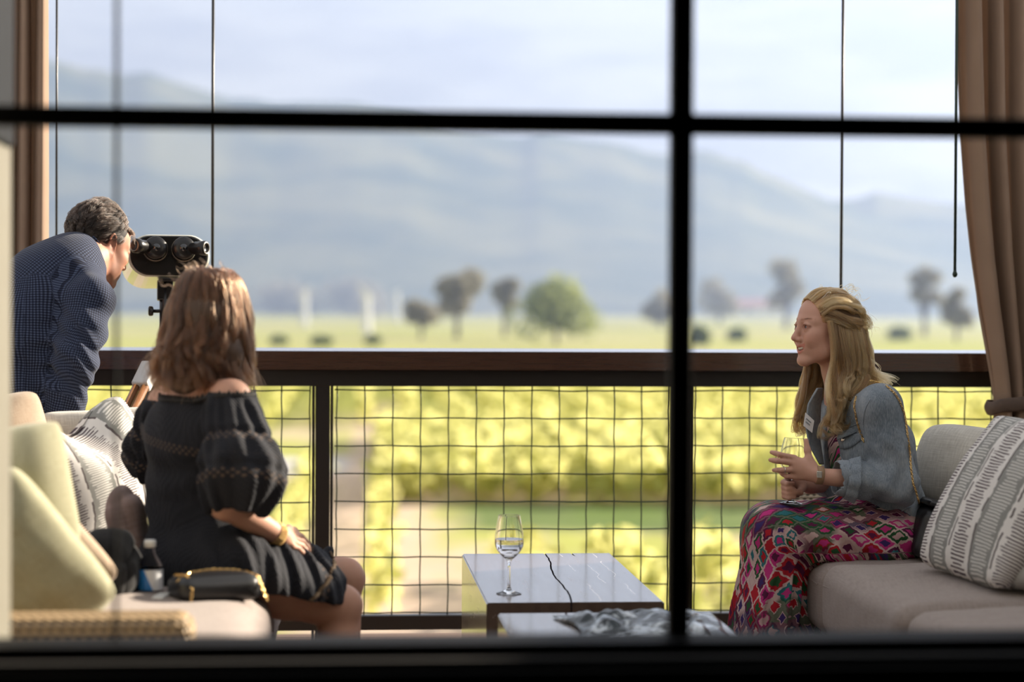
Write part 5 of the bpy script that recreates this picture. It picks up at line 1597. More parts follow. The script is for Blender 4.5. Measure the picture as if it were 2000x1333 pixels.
    # far lapel that stands out under the hair, carrying the name badge
    def lapel(u, v):
        yy = 758 + 150 * v
        xl = np.interp(yy, [758, 775, 790, 830, 870, 908], [1595, 1585, 1577, 1572, 1579, 1600]); xr = np.interp(yy, [758, 790, 850, 908], [1604, 1601, 1598, 1606])
        a = A3(xl + (xr - xl) * u, yy, 6.335 + .045 * u + .015 * v)
        return Vector(a + np.array([-.004 * math.sin(math.pi * u), -.006 * math.sin(math.pi * u), 0]))
    o = obj('lapel', grid_mesh(lapel, 14, 36), m_denim, jk, smooth=True); mo = o.modifiers.new('thick', 'SOLIDIFY'); mo.thickness = .006
    m_badge = mat('name_badge', (.82, .82, .86), .4)
    bq = [A3(1573, 806, 6.325), A3(1590, 822, 6.330), A3(1586, 846, 6.335), A3(1569, 832, 6.330)]
    o = obj('name_badge', from_pydata(bq, [(0, 1, 2, 3)]), m_badge, t); mo = o.modifiers.new('thick', 'SOLIDIFY'); mo.thickness = .0025
    for (x0, y0, x1, y1) in ((1575, 818, 1584, 826), (1574, 824, 1582, 831)):
        obj('badge_text', tube([A3(x0, y0, 6.323), A3(x1, y1, 6.327)], .0012, 6), m_denim, o)
    # watch, ring
    wd = (wri - elb) / np.linalg.norm(wri - elb); wc = A3(1594, 926, 6.2) * .5 + A3(1606, 931, 6.2) * .5
    wt = obj('watch_strap', lathe([(.0262, -.011), (.0285, -.010), (.0285, .010), (.0262, .011)], wc, Vector(wd), 36, False), m_watch, t, smooth=True)
    wt.data.transform(Matrix.Identity(4))
    obj('buckle', box(wc + np.array([-.004, -.0285, .004]), (.0085, .0018, .010), .0012, bx=Vector(wd), by=Vector((0, 1, 0)), bz=Vector((0, 0, 1))), m_metal, wt)
    rc = A3(1533, 918.6, 6.187)
    obj('ring', tube([Vector(rc) + Vector((0, math.cos(a), math.sin(a))) * .0088 for a in np.linspace(0, 2 * math.pi, 21)[:-1]], .0014, 8, closed=True), m_metal, t, smooth=True)
    # --- hair
    s = Sdf((.80, 6.1, .74), (1.30, 6.70, 1.32), .0042)
    s.frame(HO, hf, hl, hu)
    s.ell((-.022, 0, .030), (.0925, .0785, .083), .01)
    s.ell((-.060, 0, -.02), (.070, .070, .09), .03)
    s.ell((.102, 0, -.03), (.062, .085, .098), .012, 's')
    for y in (-1, 1):
        s.chain([(-.01, y * .062, .0), (-.014, y * .068, -.07), (-.014, y * .068, -.10)], [.018, .013, .008], .02)
        s.chain([(-.05, y * .045, -.02), (-.065, y * .05, -.12), (-.075, y * .05, -.18)], [.032, .026, .014], .03)
    s.chain([(-.085, 0, .0), (-.10, 0, -.10), (-.12, .0, -.17)], [.04, .04, .022], .03)
    s.world()
    hbase = obj('hair', s.mesh('hair', 1), m_hairbase_r, t)
    def L(*p): return HO + hf * p[0] + hl * p[1] + hu * p[2]
    r = np.random.default_rng(5); locks = []
    # swept from the hairline back over the top and sides, gathered behind the crown
    for y in np.linspace(-.062, .066, 26):
        a = abs(y) / .066
        st = (.070 - .020 * a * a, y, .088 - .050 * a ** 2.0)
        jit = r.normal(size=3) * .003
        locks.append(([L(*st), L(.030 - .02 * a, y * 1.18, .116 - .048 * a * a) + jit, L(-.045, y * 1.22, .112 - .050 * a * a), L(-.100, y * .9, .055 - .02 * a), L(-.120, y * .62, -.010)], (.006, .008, .006), 85))
    # side sections twisted backwards above the ear
    for y in (-1, 1):
        for i in range(9):
            q = i / 8
            locks.append(([L(.056 - .010 * q, y * (.056 + .006 * q), .062 - .040 * q), L(.010, y * .080, .048 - .030 * q), L(-.045, y * .083, .026 - .022 * q), L(-.092, y * .056, .002 - .010 * q), L(-.118, y * .022, -.028 - .01 * q)], (.006, .009, .007), 85))
    # long locks hanging in front of the ear to the chest, curling at the ends
    for y in (-1, 1):
        for i in range(22):
            q = i / 21 + r.normal() * .02
            x0 = .030 - .115 * q
            sw = r.uniform(-.012, .012)
            Lz = -.285 - .05 * r.random() + .03 * q
            out = .090 + .022 * r.random()
            fwd = .032 - .06 * q
            tip = (fwd + .030, y * (out - .012), Lz + .022) if i % 2 else (fwd - .02, y * (out + .005), Lz)
            locks.append(([L(x0, y * .078, .022 - .02 * q), L(x0 - .010, y * .090, -.055), L(x0 - .012 + sw, y * (.094), -.135), L(fwd - .010 + sw, y * out, -.215), L(fwd + sw + .008, y * (out + .004), Lz - .012), L(*tip)], (.007, .011, .008), 110))
    # the fall at the back, over the near shoulder
    for i in range(52):
        y = r.uniform(-1, 1); q = r.random()
        spread = .105 + .02 * r.random()
        end = (-.080 - .120 * q, y * spread, -.250 + .085 * q - .03 * r.random())
        locks.append(([L(-.088, y * .060, .03), L(-.116, y * .060, -.05), L(-.108 - .02 * q, y * .080, -.11), L(end[0] + .022 + .01 * q, y * .098, end[2] + .045 - .015 * q), L(*end)], (.012, .013, .009), 85))
    # stray wisps
    for i in range(14):
        a = r.uniform(-1.2, 2.7); y = r.uniform(-.07, .07)
        p = (-.02 + .09 * math.cos(a), y, .035 + .088 * math.sin(a)); g = (p[0] * 1.15 - .02, y * 1.2, p[2] * 1.05 + .006)
        locks.append(([L(*p), L((p[0] * 2 + g[0]) / 3 - .015, y * 1.1, (p[2] + g[2]) / 2 + .01), L(g[0] - .03, g[1], g[2] - .01)], (.005, .008, .011), 3))
    for i in range(20):
        locks.append(([L(-.10, r.uniform(-.08, .08), -.08), L(-.135, r.uniform(-.1, .1), -.13), L(-.15 - .04 * r.random(), r.uniform(-.12, .12), -.18 - .05 * r.random())], (.01, .02, .025), 4))
    hair_strands('hair_strands', locks, m_hair_r, hbase, 22, .00055, 3, .0024, .013, 1.7)
    # brows and lashes
    lk = []
    for y in (-1, 1):
        for q in np.linspace(0, 1, 9):
            a = L(.090 - .022 * q ** 1.6, y * (.014 + .034 * q), .0205 + .005 * math.sin(q * 2.3)); lk.append(([a, a + (hl * y * .005 + hu * .0022 * (1 - q)), a + (hl * y * .009 + hu * .001 - hf * .002)], (.0015, .0015, .0008), 34))
            c = L(.0775 + .0118 * math.cos((q - .5) * 1.8), y * .031 + .0138 * math.sin((q - .5) * 1.9), .0042 + .0016 * math.cos((q - .5) * 3)); lk.append(([c, c + hf * .0022 + hu * .0008, c + hf * .0034 + hu * .0022 + hl * y * .001], (.0007, .0007, .0006), 7))
    hair_strands('eyebrows', lk, hair_mat('brow_hair', (.10, .055, .03), (.05, .028, .018)), t, 6, .0004, 4, .0003, 0, 1)
    # the wine glass in her hands
    gb = W(1545, 985, 6.272); gt = W(1551, 856, 6.285)
    wine_glass(gb, 'wine glass held by the blond woman above her knee', h=(gt - gb).length, rim=.030, bowl=.041, foot=.036, fill=None, axis=(gt - gb))
    # the bag's chain strap round her shoulder
    bm = bmesh.new()
    chain(bm, [on(*p, .003)[0] for p in [(1674, 776), (1671, 786), (1670, 796), (1672, 806), (1674, 818), (1677, 830), (1681, 842), (1685, 853), (1689, 864)]], .0030, .0072, .0012)
    bp = [on(px, py, .004)[0] for px, py in ((1700, 744), (1716, 748), (1732, 757), (1746, 770), (1756, 786), (1764, 808), (1768, 830), (1771, 852), (1774, 876), (1776, 898), (1779, 920), (1783, 944), (1786, 956))]
    bp += [bp[-1] + Vector((.012, .02, -.03)), W(1797, 990, 6.36), W(1800, 1004, 6.36)]
    chain(bm, bp, .0030, .0072, .0012)
    obj('chain_strap', bm, m_gold, BAG)
blond_woman()
# ---------------------------------------------------------------- the woman in black on the left, seen from behind
m_skin_l = skin_mat('skin_warm', (.56, .33, .235), (.50, .22, .15))
def lace(n):
    v = n.attr('tc'); x, y, z = n.xyz(v)
    # dotted swiss cloth with bands of open eyelets: z numbers the band position, y runs along the band
    dots = n.math('MULTIPLY', n.math('SINE', n.math('MULTIPLY', x, 620)), n.math('SINE', n.math('MULTIPLY', y, 620)))
    c = n.mix(n.math('GREATER_THAN', dots, .55), (.011, .0118, .016), (.025, .026, .033))
    c = n.mix(n.noise(14, v, 3), c, (.019, .020, .027))
    # eyelets: z = distance from the band's middle in metres
    e = n.math('ABSOLUTE', z)
    lat1 = n.math('ADD', n.math('MULTIPLY', y, 62), n.math('MULTIPLY', z, 62)); lat2 = n.math('SUBTRACT', n.math('MULTIPLY', y, 62), n.math('MULTIPLY', z, 62))
    f1 = n.math('ABSOLUTE', n.math('SUBTRACT', n.math('FRACT', lat1), .5)); f2 = n.math('ABSOLUTE', n.math('SUBTRACT', n.math('FRACT', lat2), .5))
    hole = n.math('MULTIPLY', n.math('LESS_THAN', n.math('MAXIMUM', f1, f2), .27), n.math('LESS_THAN', e, .0125))
    c = n.mix(hole, c, (.10, .07, .055))
    edge = n.math('MULTIPLY', n.math('GREATER_THAN', e, .0125), n.math('LESS_THAN', e, .019))
    return {'Base_Color': c, 'Roughness': .85, 'Normal': n.bump(n.math('ADD', n.math('ADD', dots, n.math('MULTIPLY', edge, 2.5)), n.math('MULTIPLY', n.noise(60, v, 3), 2.0)), .45, .003)}
m_lace = mat('black_eyelet_cotton', build=lace, Specular_IOR_Level=.2, Sheen_Weight=.04)
m_trim = mat('black_lace_trim', (.012, .011, .011), .8)
m_trimgold = mat('golden_lace_edging', (.16, .10, .05), .7)
m_hair_l = hair_mat('brown_hair', (.125, .050, .022), (.017, .008, .005), .32)
m_hairbase_l = mat('brown_hair_mass', (.065, .036, .022), .6)

def dark_woman():
    base = B(*uv_of(W(430, 1120, 5.3)), .50)
    t = thing('person', base, 'woman with wavy brown hair in a black eyelet dress, seated with her back turned', 'person')
    s0 = 5.3 / 4000
    HO = A3(423, 620, 5.33); hf, hl, hu = face_axes((math.cos(R(40)), math.sin(R(40)), -.04)); K = .97
    bf, bl, bu = face_axes((math.cos(R(44)), math.sin(R(44)), 0))
    neck = A3(396, 752, 5.32); chest = A3(384, 860, 5.33); waist = A3(378, 985, 5.33); pel = A3(404, 1090, 5.33)
    shr = A3(452, 780, 5.18); elr = A3(440, 985, 5.10); wrr = A3(546, 1048, 5.24)
    shl = A3(325, 790, 5.47); ell_ = A3(312, 945, 5.52); wrl = A3(500, 1062, 5.56)
    hipr = A3(440, 1108, 5.22); hipl = A3(405, 1095, 5.44)
    knr = A3(662, 1188, 5.36); knl = A3(668, 1134, 5.56)
    anr = A3(664, 1500, 5.30); anl = A3(672, 1470, 5.50)
    anr[2] = .09; anl[2] = .09
    s = Sdf((-1.05, 4.95, -.01), (-.30, 5.80, 1.36), .0034)
    sculpt_head(s, HO, hf, hl, hu, K, ear=False)
    hb = HO + hf * -.022 + hu * -.055
    s.chain([hb, (hb + neck) / 2 + bf * .004, neck + np.array([0, 0, -.02])], [.052, .048, .058], .025)
    s.chain([neck, chest, waist, pel], [.062, .094, .082, .105], .04, sq=(bl, 1.35))
    s.cone(neck + np.array([0, 0, -.028]), shr, .048, .050, .03); s.cone(neck + np.array([0, 0, -.028]), shl, .048, .050, .03)
    s.chain([shr, elr, wrr], [.048, .040, .026], .012); s.chain([shl, ell_, wrl], [.048, .038, .026], .012)
    s.chain([hipr, (hipr + knr) / 2, knr], [.092, .076, .056], .03); s.chain([hipl, (hipl + knl) / 2, knl], [.092, .076, .056], .03)
    for kn, an in ((knr, anr), (knl, anl)):
        s.cone(kn, an, .052, .036, .02); s.cone(kn * .75 + an * .25 - bf * .014, kn * .5 + an * .5 - bf * .01, .046, .036, .03)
        s.ell(kn + bf * .010 + np.array([0, 0, .008]), (.05, .048, .05), .02)
        foot_shape(s, an, bf)
    # right hand resting on the thigh, fingers towards the knee
    def fin(pts, rad, k=.005): s.chain([A3(*p) for p in pts], rad, k)
    for p, r_ in (((570, 1052, 5.33), .012), ((572, 1060, 5.29), .011), ((566, 1045, 5.36), .012), ((569, 1066, 5.26), .010)):
        s.cone(A3(549, 1050, 5.25), A3(*p), .020, r_, .012)
    fin([(568, 1046, 5.36), (588, 1050, 5.41), (598, 1060, 5.43), (603, 1069, 5.43)], [.010, .009, .0083, .0073])
    fin([(571, 1053, 5.33), (590, 1059, 5.37), (599, 1069, 5.38), (603, 1076, 5.38)], [.010, .009, .0083, .0073])
    fin([(572, 1060, 5.29), (589, 1067, 5.32), (596, 1075, 5.33), (599, 1081, 5.33)], [.0098, .0088, .008, .007])
    fin([(569, 1067, 5.26), (583, 1073, 5.28), (589, 1079, 5.29), (592, 1083, 5.29)], [.009, .008, .0072, .0064])
    fin([(552, 1040, 5.29), (563, 1034, 5.345), (574, 1037, 5.39), (582, 1044, 5.41)], [.014, .0115, .0098, .0075], .008)
    # left hand lying on the lap
    fin([(500, 1062, 5.56), (522, 1066, 5.55), (540, 1070, 5.52), (552, 1074, 5.50)], [.024, .024, .013, .009], .012)
    for i in range(3): fin([(520, 1064 + i * 3, 5.57 - .02 * i), (545, 1066 + i * 4, 5.56 - .025 * i), (556, 1072 + i * 4, 5.55 - .025 * i)], [.011, .009, .0075])
    me = s.mesh('body', 1); P = verts(me)
    set_col(me, 'tint', head_tint(P, HO, hf, hl, hu, K)); obj('body', me, m_skin_l, t)
    eyes(t, HO, hf, hl, hu, K)
    # --- dress: bodice, tiered skirt, sleeves
    hem_n = A3(628, 1150, 5.30)
    s = Sdf((-1.05, 4.9, .30), (-.36, 5.82, 1.12), .0045)
    ntop = chest * .60 + neck * .40
    s.chain([ntop, chest, waist, pel], [.092, .106, .098, .128], .05, sq=(bl, 1.42))
    s.cone(shr + np.array([0, 0, -.055]), shl + np.array([0, 0, -.055]), .062, .062, .06)
    hem1 = hipr + (knr - hipr) * .80; hem2 = hipl + (knl - hipl) * .80
    s.chain([hipr, (hipr + hem1) / 2, hem1], [.118, .100, .082], .05); s.chain([hipl, (hipl + hem2) / 2, hem2], [.118, .100, .082], .05)
    s.cone((hipr + hipl) / 2, (hem1 + hem2) / 2, .10, .08, .06)
    # the hanging near edge of the skirt
    s.cone(A3(470, 1120, 5.12), A3(590, 1165, 5.24), .060, .052, .06)
    s.cone(A3(330, 1105, 5.28), A3(470, 1125, 5.14), .085, .070, .07)
    def sk(X, Y, Z):
        a = (X + .7) * 55 + (Y - 5.2) * 30; w_ = np.clip((.70 - Z) / .1, 0, 1) * np.clip((X + .80) / .1, 0, 1)
        b = .0032 * np.sin(Z * 70 + X * 12 + 3 * np.sin(X * 14 + Y * 9)) * np.exp(-((Z - .76) / .10) ** 2)
        return w_ * (.007 * np.sin(a * 1.3 + Z * 22) + .004 * np.sin(a * 2.7 + 2)) + b + .0016 * np.sin(X * 55 + Z * 38 - Y * 30)
    s.disp(sk, (-1.05, 4.9, .3), (-.36, 5.82, 1.12))
    # neckline: level round the shoulders, hem plane across the thighs
    zt = shr[2] + .010; dn = (hem1 + hem2) / 2 - (hipr + hipl) / 2; dn /= np.linalg.norm(dn); hp = (hem1 + hem2) / 2
    s.field(lambda X, Y, Z: Z - (zt - .012 - .06 * (X + .8) * 0), (-1.05, 4.9, zt - .05), (-.36, 5.82, 1.13), 0, 'i')
    s.field(lambda X, Y, Z: (X - hp[0]) * dn[0] + (Y - hp[1]) * dn[1] + (Z - hp[2]) * (dn[2] - .12) - .035, (-.62, 4.9, .3), (-.3, 5.82, .9), 0, 'i')
    s.field(lambda X, Y, Z: .505 - .0 - Z - .35 * np.clip(X - base.x - .17, 0, 1) , (-1.05, 4.9, .3), (-.3, 5.82, .62), 0, 'i')
    me = s.mesh('dress', 1); P = verts(me)
    d = np.full(len(P), .5)
    for zb, sl in ((chest[2] - .005, .30),):
        dz = P[:, 2] - zb + sl * ((P - chest) @ -bl) * .5
        d = np.where(np.abs(dz) < np.abs(d), dz, d)
    ths = (P - hp) @ dn
    for tb in (-.04,): d = np.where((P[:, 0] > -.66) & (np.abs(ths - tb) < np.abs(d)), ths - tb, d)
    al = (P @ np.array([.68, -.73, 0])) 
    set_vec(me, 'tc', np.stack([P[:, 0] + P[:, 1] * .6, al + P[:, 2] * .0 + np.where(P[:, 0] > -.66, P[:, 2] * .8, 0), d], 1))
    dress = obj('dress', me, m_lace, t)
    # sleeves: big gathered puffs ending above the elbow crease
    def sleeve(sh, el, side):
        s = Sdf(np.minimum(sh, el) - .19, np.maximum(sh, el) + .19, .0042)
        d_ = el - sh; L = np.linalg.norm(d_); d_ /= L
        fx = A3(474, 925, 5.10) if side > 0 else A3(300, 880, 5.56)
        end = A3(462, 972, 5.10) if side > 0 else A3(308, 920, 5.54)
        s.chain([sh + np.array([0, 0, -.016]), fx, end], [.069, .098 if side > 0 else .070, .074 if side > 0 else .055], .05)
        e1 = np.cross(d_, [0, 1, 0]); e1 /= np.linalg.norm(e1); e2 = np.cross(d_, e1)
        def pl(X, Y, Z):
            px, py, pz = X - sh[0], Y - sh[1], Z - sh[2]
            a = np.arctan2(px * e2[0] + py * e2[1] + pz * e2[2], px * e1[0] + py * e1[1] + pz * e1[2])
            tt = np.clip((px * d_[0] + py * d_[1] + pz * d_[2]) / L, 0, 1.1)
            return smoothstep(-.02, .16, tt) * .0075 * np.sin(a * 7 + 2 * np.sin(tt * 5)) * (.35 + .65 * np.abs(tt - .45) * 2) + smoothstep(-.02, .16, tt) * .004 * np.sin(a * 15 + tt * 9) + .006 * np.exp(-((tt - .38) / .04) ** 2) * 1.2 + .005 * np.exp(-((tt - .72) / .04) ** 2)
        s.disp(pl, np.minimum(sh, el) - .19, np.maximum(sh, el) + .19)
        s.field(lambda X, Y, Z: Z - (sh[2] + (.018 if side > 0 else .012)), np.minimum(sh, el) - .2, np.maximum(sh, el) + .2, 0, 'i')
        # open cuff with a ruffle
        s.field(lambda X, Y, Z: (X - end[0]) * d_[0] + (Y - end[1]) * d_[1] + (Z - end[2]) * d_[2] - (.050 if side > 0 else .03), np.minimum(sh, el) - .2, np.maximum(sh, el) + .2, 0, 'i')
        s.cone(end + d_ * .0, end + d_ * .09, .040, .075, .01, 's')
        me = s.mesh('sleeve', 1); P = verts(me)
        tt = ((P - sh) @ d_) / L
        dd = np.full(len(P), .5)
        for tb in (.42, .80): dd = np.where(np.abs((tt - tb) * L) < np.abs(dd), (tt - tb) * L, dd)
        an = np.arctan2((P - sh) @ e2, (P - sh) @ e1)
        set_vec(me, 'tc', np.stack([tt * L, an * .085, dd], 1))
        return obj('sleeve', me, m_lace, dress)
    slv = [sleeve(shr, elr, 1), sleeve(shl, ell_, -1)]
    # lace trims: neckline ruffle and scalloped golden hem
    def ringpts(n_, rad_l, rad_f, c, z0):
        return [Vector(c + bl * math.cos(a) * rad_l + bf * math.sin(a) * rad_f + np.array([0, 0, z0 + .008 * math.sin(2 * a)])) for a in np.linspace(0, 2 * math.pi, n_ + 1)[:-1]]
    cN = (shr + shl) / 2; cN[2] = zt
    Q = np.concatenate([verts(o_.data) + np.array(base) for o_ in [dress] + slv]); Q = Q[np.abs(Q[:, 2] - zt) < .03]
    ang = np.arctan2((Q - cN) @ bf, (Q - cN) @ bl); rad_ = np.linalg.norm((Q - cN)[:, :2], axis=1)
    bins = ((ang + math.pi) / (2 * math.pi) * 72).astype(int) % 72
    Zm = np.array([Q[bins == i, 2].max() if np.any(bins == i) else zt for i in range(72)])
    Rm = np.array([np.percentile(rad_[(bins == i) & (Q[:, 2] > Zm[i] - .010)], 96) if np.any(bins == i) else .15 for i in range(72)])
    for _ in range(2): Rm = (Rm + np.roll(Rm, 1) + np.roll(Rm, -1)) / 3; Zm = (Zm + np.roll(Zm, 1) + np.roll(Zm, -1)) / 3
    bm = bmesh.new(); rp = []
    for i in range(144):
        a = -math.pi + 2 * math.pi * i / 144 + math.pi / 72; k_ = np.interp(i / 2, np.arange(73), np.append(Rm, Rm[0])) + .001; zz_ = np.interp(i / 2, np.arange(73), np.append(Zm, Zm[0]))
        v_ = cN + (bl * math.cos(a) + bf * math.sin(a)) * k_; rp.append(Vector((v_[0], v_[1], zz_ - .006)))
    for i, p in enumerate(rp):
        nx = rp[(i + 1) % len(rp)]
        bm_tube(bm, [p, (p + nx) / 2 + Vector((0, 0, .011 if i % 2 else .006)), nx], .0035, 5)
    bm_tube(bm, rp, .005, 6, closed=True)
    obj('neckline_lace', bm, m_trim, dress, smooth=True)
    from mathutils.bvhtree import BVHTree
    bmj = bmesh.new(); bmj.from_mesh(me); bmj.transform(Matrix.Translation(Vector(base))); bvh = BVHTree.FromBMesh(bmj)
    def on(px, py, lift=.003):
        d = (W(px, py, 5.0) - CAM).normalized(); h = bvh.ray_cast(CAM, d)
        return (h[0] + h[1] * lift) if h[0] is not None else None
    bm = bmesh.new(); prev = None
    edge = resample([(652, 1082, 0), (656, 1105, 0), (648, 1128, 0), (632, 1150, 0), (612, 1172, 0), (595, 1188, 0), (570, 1190, 0), (548, 1182, 0)], 34)
    for p in edge:
        q = on(p[0] - 6, p[1] - 2, .004)
        if q is None: continue
        if prev is not None and (q - prev).length < .05:
            m_ = (q + prev) / 2 + (W(p[0] + 5, p[1] + 4, 5.3) - W(p[0], p[1], 5.3))
            bm_tube(bm, [prev, m_, q], .0030, 5)
        prev = q
    obj('hem_lace', bm, m_trimgold, dress, smooth=True)
    # bracelets
    wd = (wrr - elr) / np.linalg.norm(wrr - elr)
    for i in range(3):
        c = wrr - wd * (.004 + .009 * i); a = Vector(wd).orthogonal().normalized(); b = Vector(wd).cross(a)
        bm = bmesh.new()
        for q in np.linspace(0, 2 * math.pi, 25)[:-1]:
            p = Vector(c) + a * math.cos(q) * .029 + b * math.sin(q) * .0285
            bmesh.ops.create_icosphere(bm, subdivisions=1, radius=.0036, matrix=Matrix.Translation(p))
        obj('bracelet', bm, m_gold, t, smooth=True)
    # --- hair
    s = Sdf((-1.0, 5.05, .93), (-.50, 5.62, 1.38), .0044)
    s.frame(HO, hf, hl, hu)
    s.ell((-.022, 0, .030), (.089, .075, .079), .01)
    s.ell((.108, 0, -.03), (.060, .085, .098), .012, 's')
    s.chain([(-.055, 0, .0), (-.075, 0, -.10), (-.085, 0, -.155)], [.075, .070, .05], .04, sq=((0, 1, 0), 1.30))
    for y in (-1, 1): s.chain([(-.01, y * .07, .0), (-.01, y * .085, -.09), (.005, y * .09, -.16)], [.026, .030, .022], .03)
    s.world()
    hbase = obj('hair', s.mesh('hair', 1), m_hairbase_l, t)
    def L(*p): return HO + hf * p[0] + hl * p[1] + hu * p[2]
    r = np.random.default_rng(15); locks = []
    for i in range(170):
        th = r.uniform(R(38), R(322)); q = r.random()
        # angle 0 = face; hair leaves the crown, follows the skull and falls in waves
        ct, st = math.cos(th), math.sin(th)
        px0 = r.uniform(-.07, .055) if abs(ct) < .6 else (.03 if ct > 0 else -.06)
        root = (px0 * .8 - .01, st * .012, .117 - .0 * abs(px0))
        e1 = (-.022 + .098 * ct * .76, .083 * st * .82, .094); e2 = (-.022 + .103 * ct, .090 * st, .015)
        Lz = r.uniform(-.215, -.135) - .012 * abs(st); fl = 1.0 + .17 * r.random()
        m1 = (-.030 + .105 * ct * 1.04, .094 * st * 1.08, -.075); m2 = (-.035 + .108 * ct * fl * .97, .096 * st * fl * 1.05, Lz * .72)
        sw = r.normal() * .018; e = (-.04 + .10 * ct * fl + sw * st + .012, .092 * st * fl * 1.08 + sw * ct, Lz)
        locks.append(([L(*root), L(*e1), L(*e2), L(*m1), L(*m2), L(*e)], (.012, .012, .009), 75))
    for i in range(40):
        th = r.uniform(R(40), R(320)); ct, st = math.cos(th), math.sin(th)
        locks.append(([L(-.02 + .1 * ct, .085 * st, .02), L(-.03 + .115 * ct, .105 * st, -.09), L(-.03 + .135 * ct, .13 * st, -.17), L(-.03 + .13 * ct + r.normal() * .02, .13 * st + r.normal() * .02, -.23)], (.01, .02, .02), 5))
    for i in range(16):
        a = r.uniform(.4, 2.7); y = r.uniform(-.06, .06); p = (-.02 + .097 * math.cos(a), y, .032 + .087 * math.sin(a))
        locks.append(([L(*p), L(p[0] * 1.1 - .012, y * 1.1, p[2] * 1.05 + .004), L(p[0] * 1.15 - .03, y * 1.2, p[2] * 1.04)], (.006, .01, .014), 3))
    hair_strands('hair_strands', locks, m_hair_l, hbase, 22, .00055, 13, .0025, .013, 1.6)
dark_woman()
# ---------------------------------------------------------------- the man bending to the binoculars
m_skin_m = skin_mat('skin_tanned', (.50, .27, .185), (.46, .17, .11))
def check(n):
    v = n.attr('tc'); x, y, z = n.xyz(v)
    x = n.math('ADD', x, n.math('MULTIPLY', n.math('SUBTRACT', n.noise(20, v, 2), .5), .004)); y = n.math('ADD', y, n.math('MULTIPLY', n.math('SUBTRACT', n.noise(17, v, 2), .5), .004))
    sx = n.math('LESS_THAN', n.math('FRACT', n.math('MULTIPLY', x, 122)), .5); sy = n.math('LESS_THAN', n.math('FRACT', n.math('MULTIPLY', y, 122)), .5)
    s = n.math('MULTIPLY', n.math('ADD', sx, sy), .5)
    c = n.ramp(s, [(.0, (.062, .080, .135)), (.34, (.019, .026, .056)), (.67, (.006, .0075, .017))], 'CONSTANT')
    return {'Base_Color': c, 'Roughness': .85, 'Normal': n.bump(n.noise(40, v, 3), .2, .005)}
m_check = mat('navy_gingham_wool', build=check, Specular_IOR_Level=.15, Sheen_Weight=.1)
m_shirt = mat('blue_shirt', (.17, .23, .50), .8)
m_trouser = mat('dark_trousers', (.02, .022, .03), .85)
m_shoe = mat('brown_shoe', (.06, .03, .018), .4)
m_hair_m = hair_mat('greying_brown_hair', (.045, .030, .023), (.006, .004, .003), .38)
m_hairbase_m = mat('greying_hair_mass', (.016, .011, .009), .7)

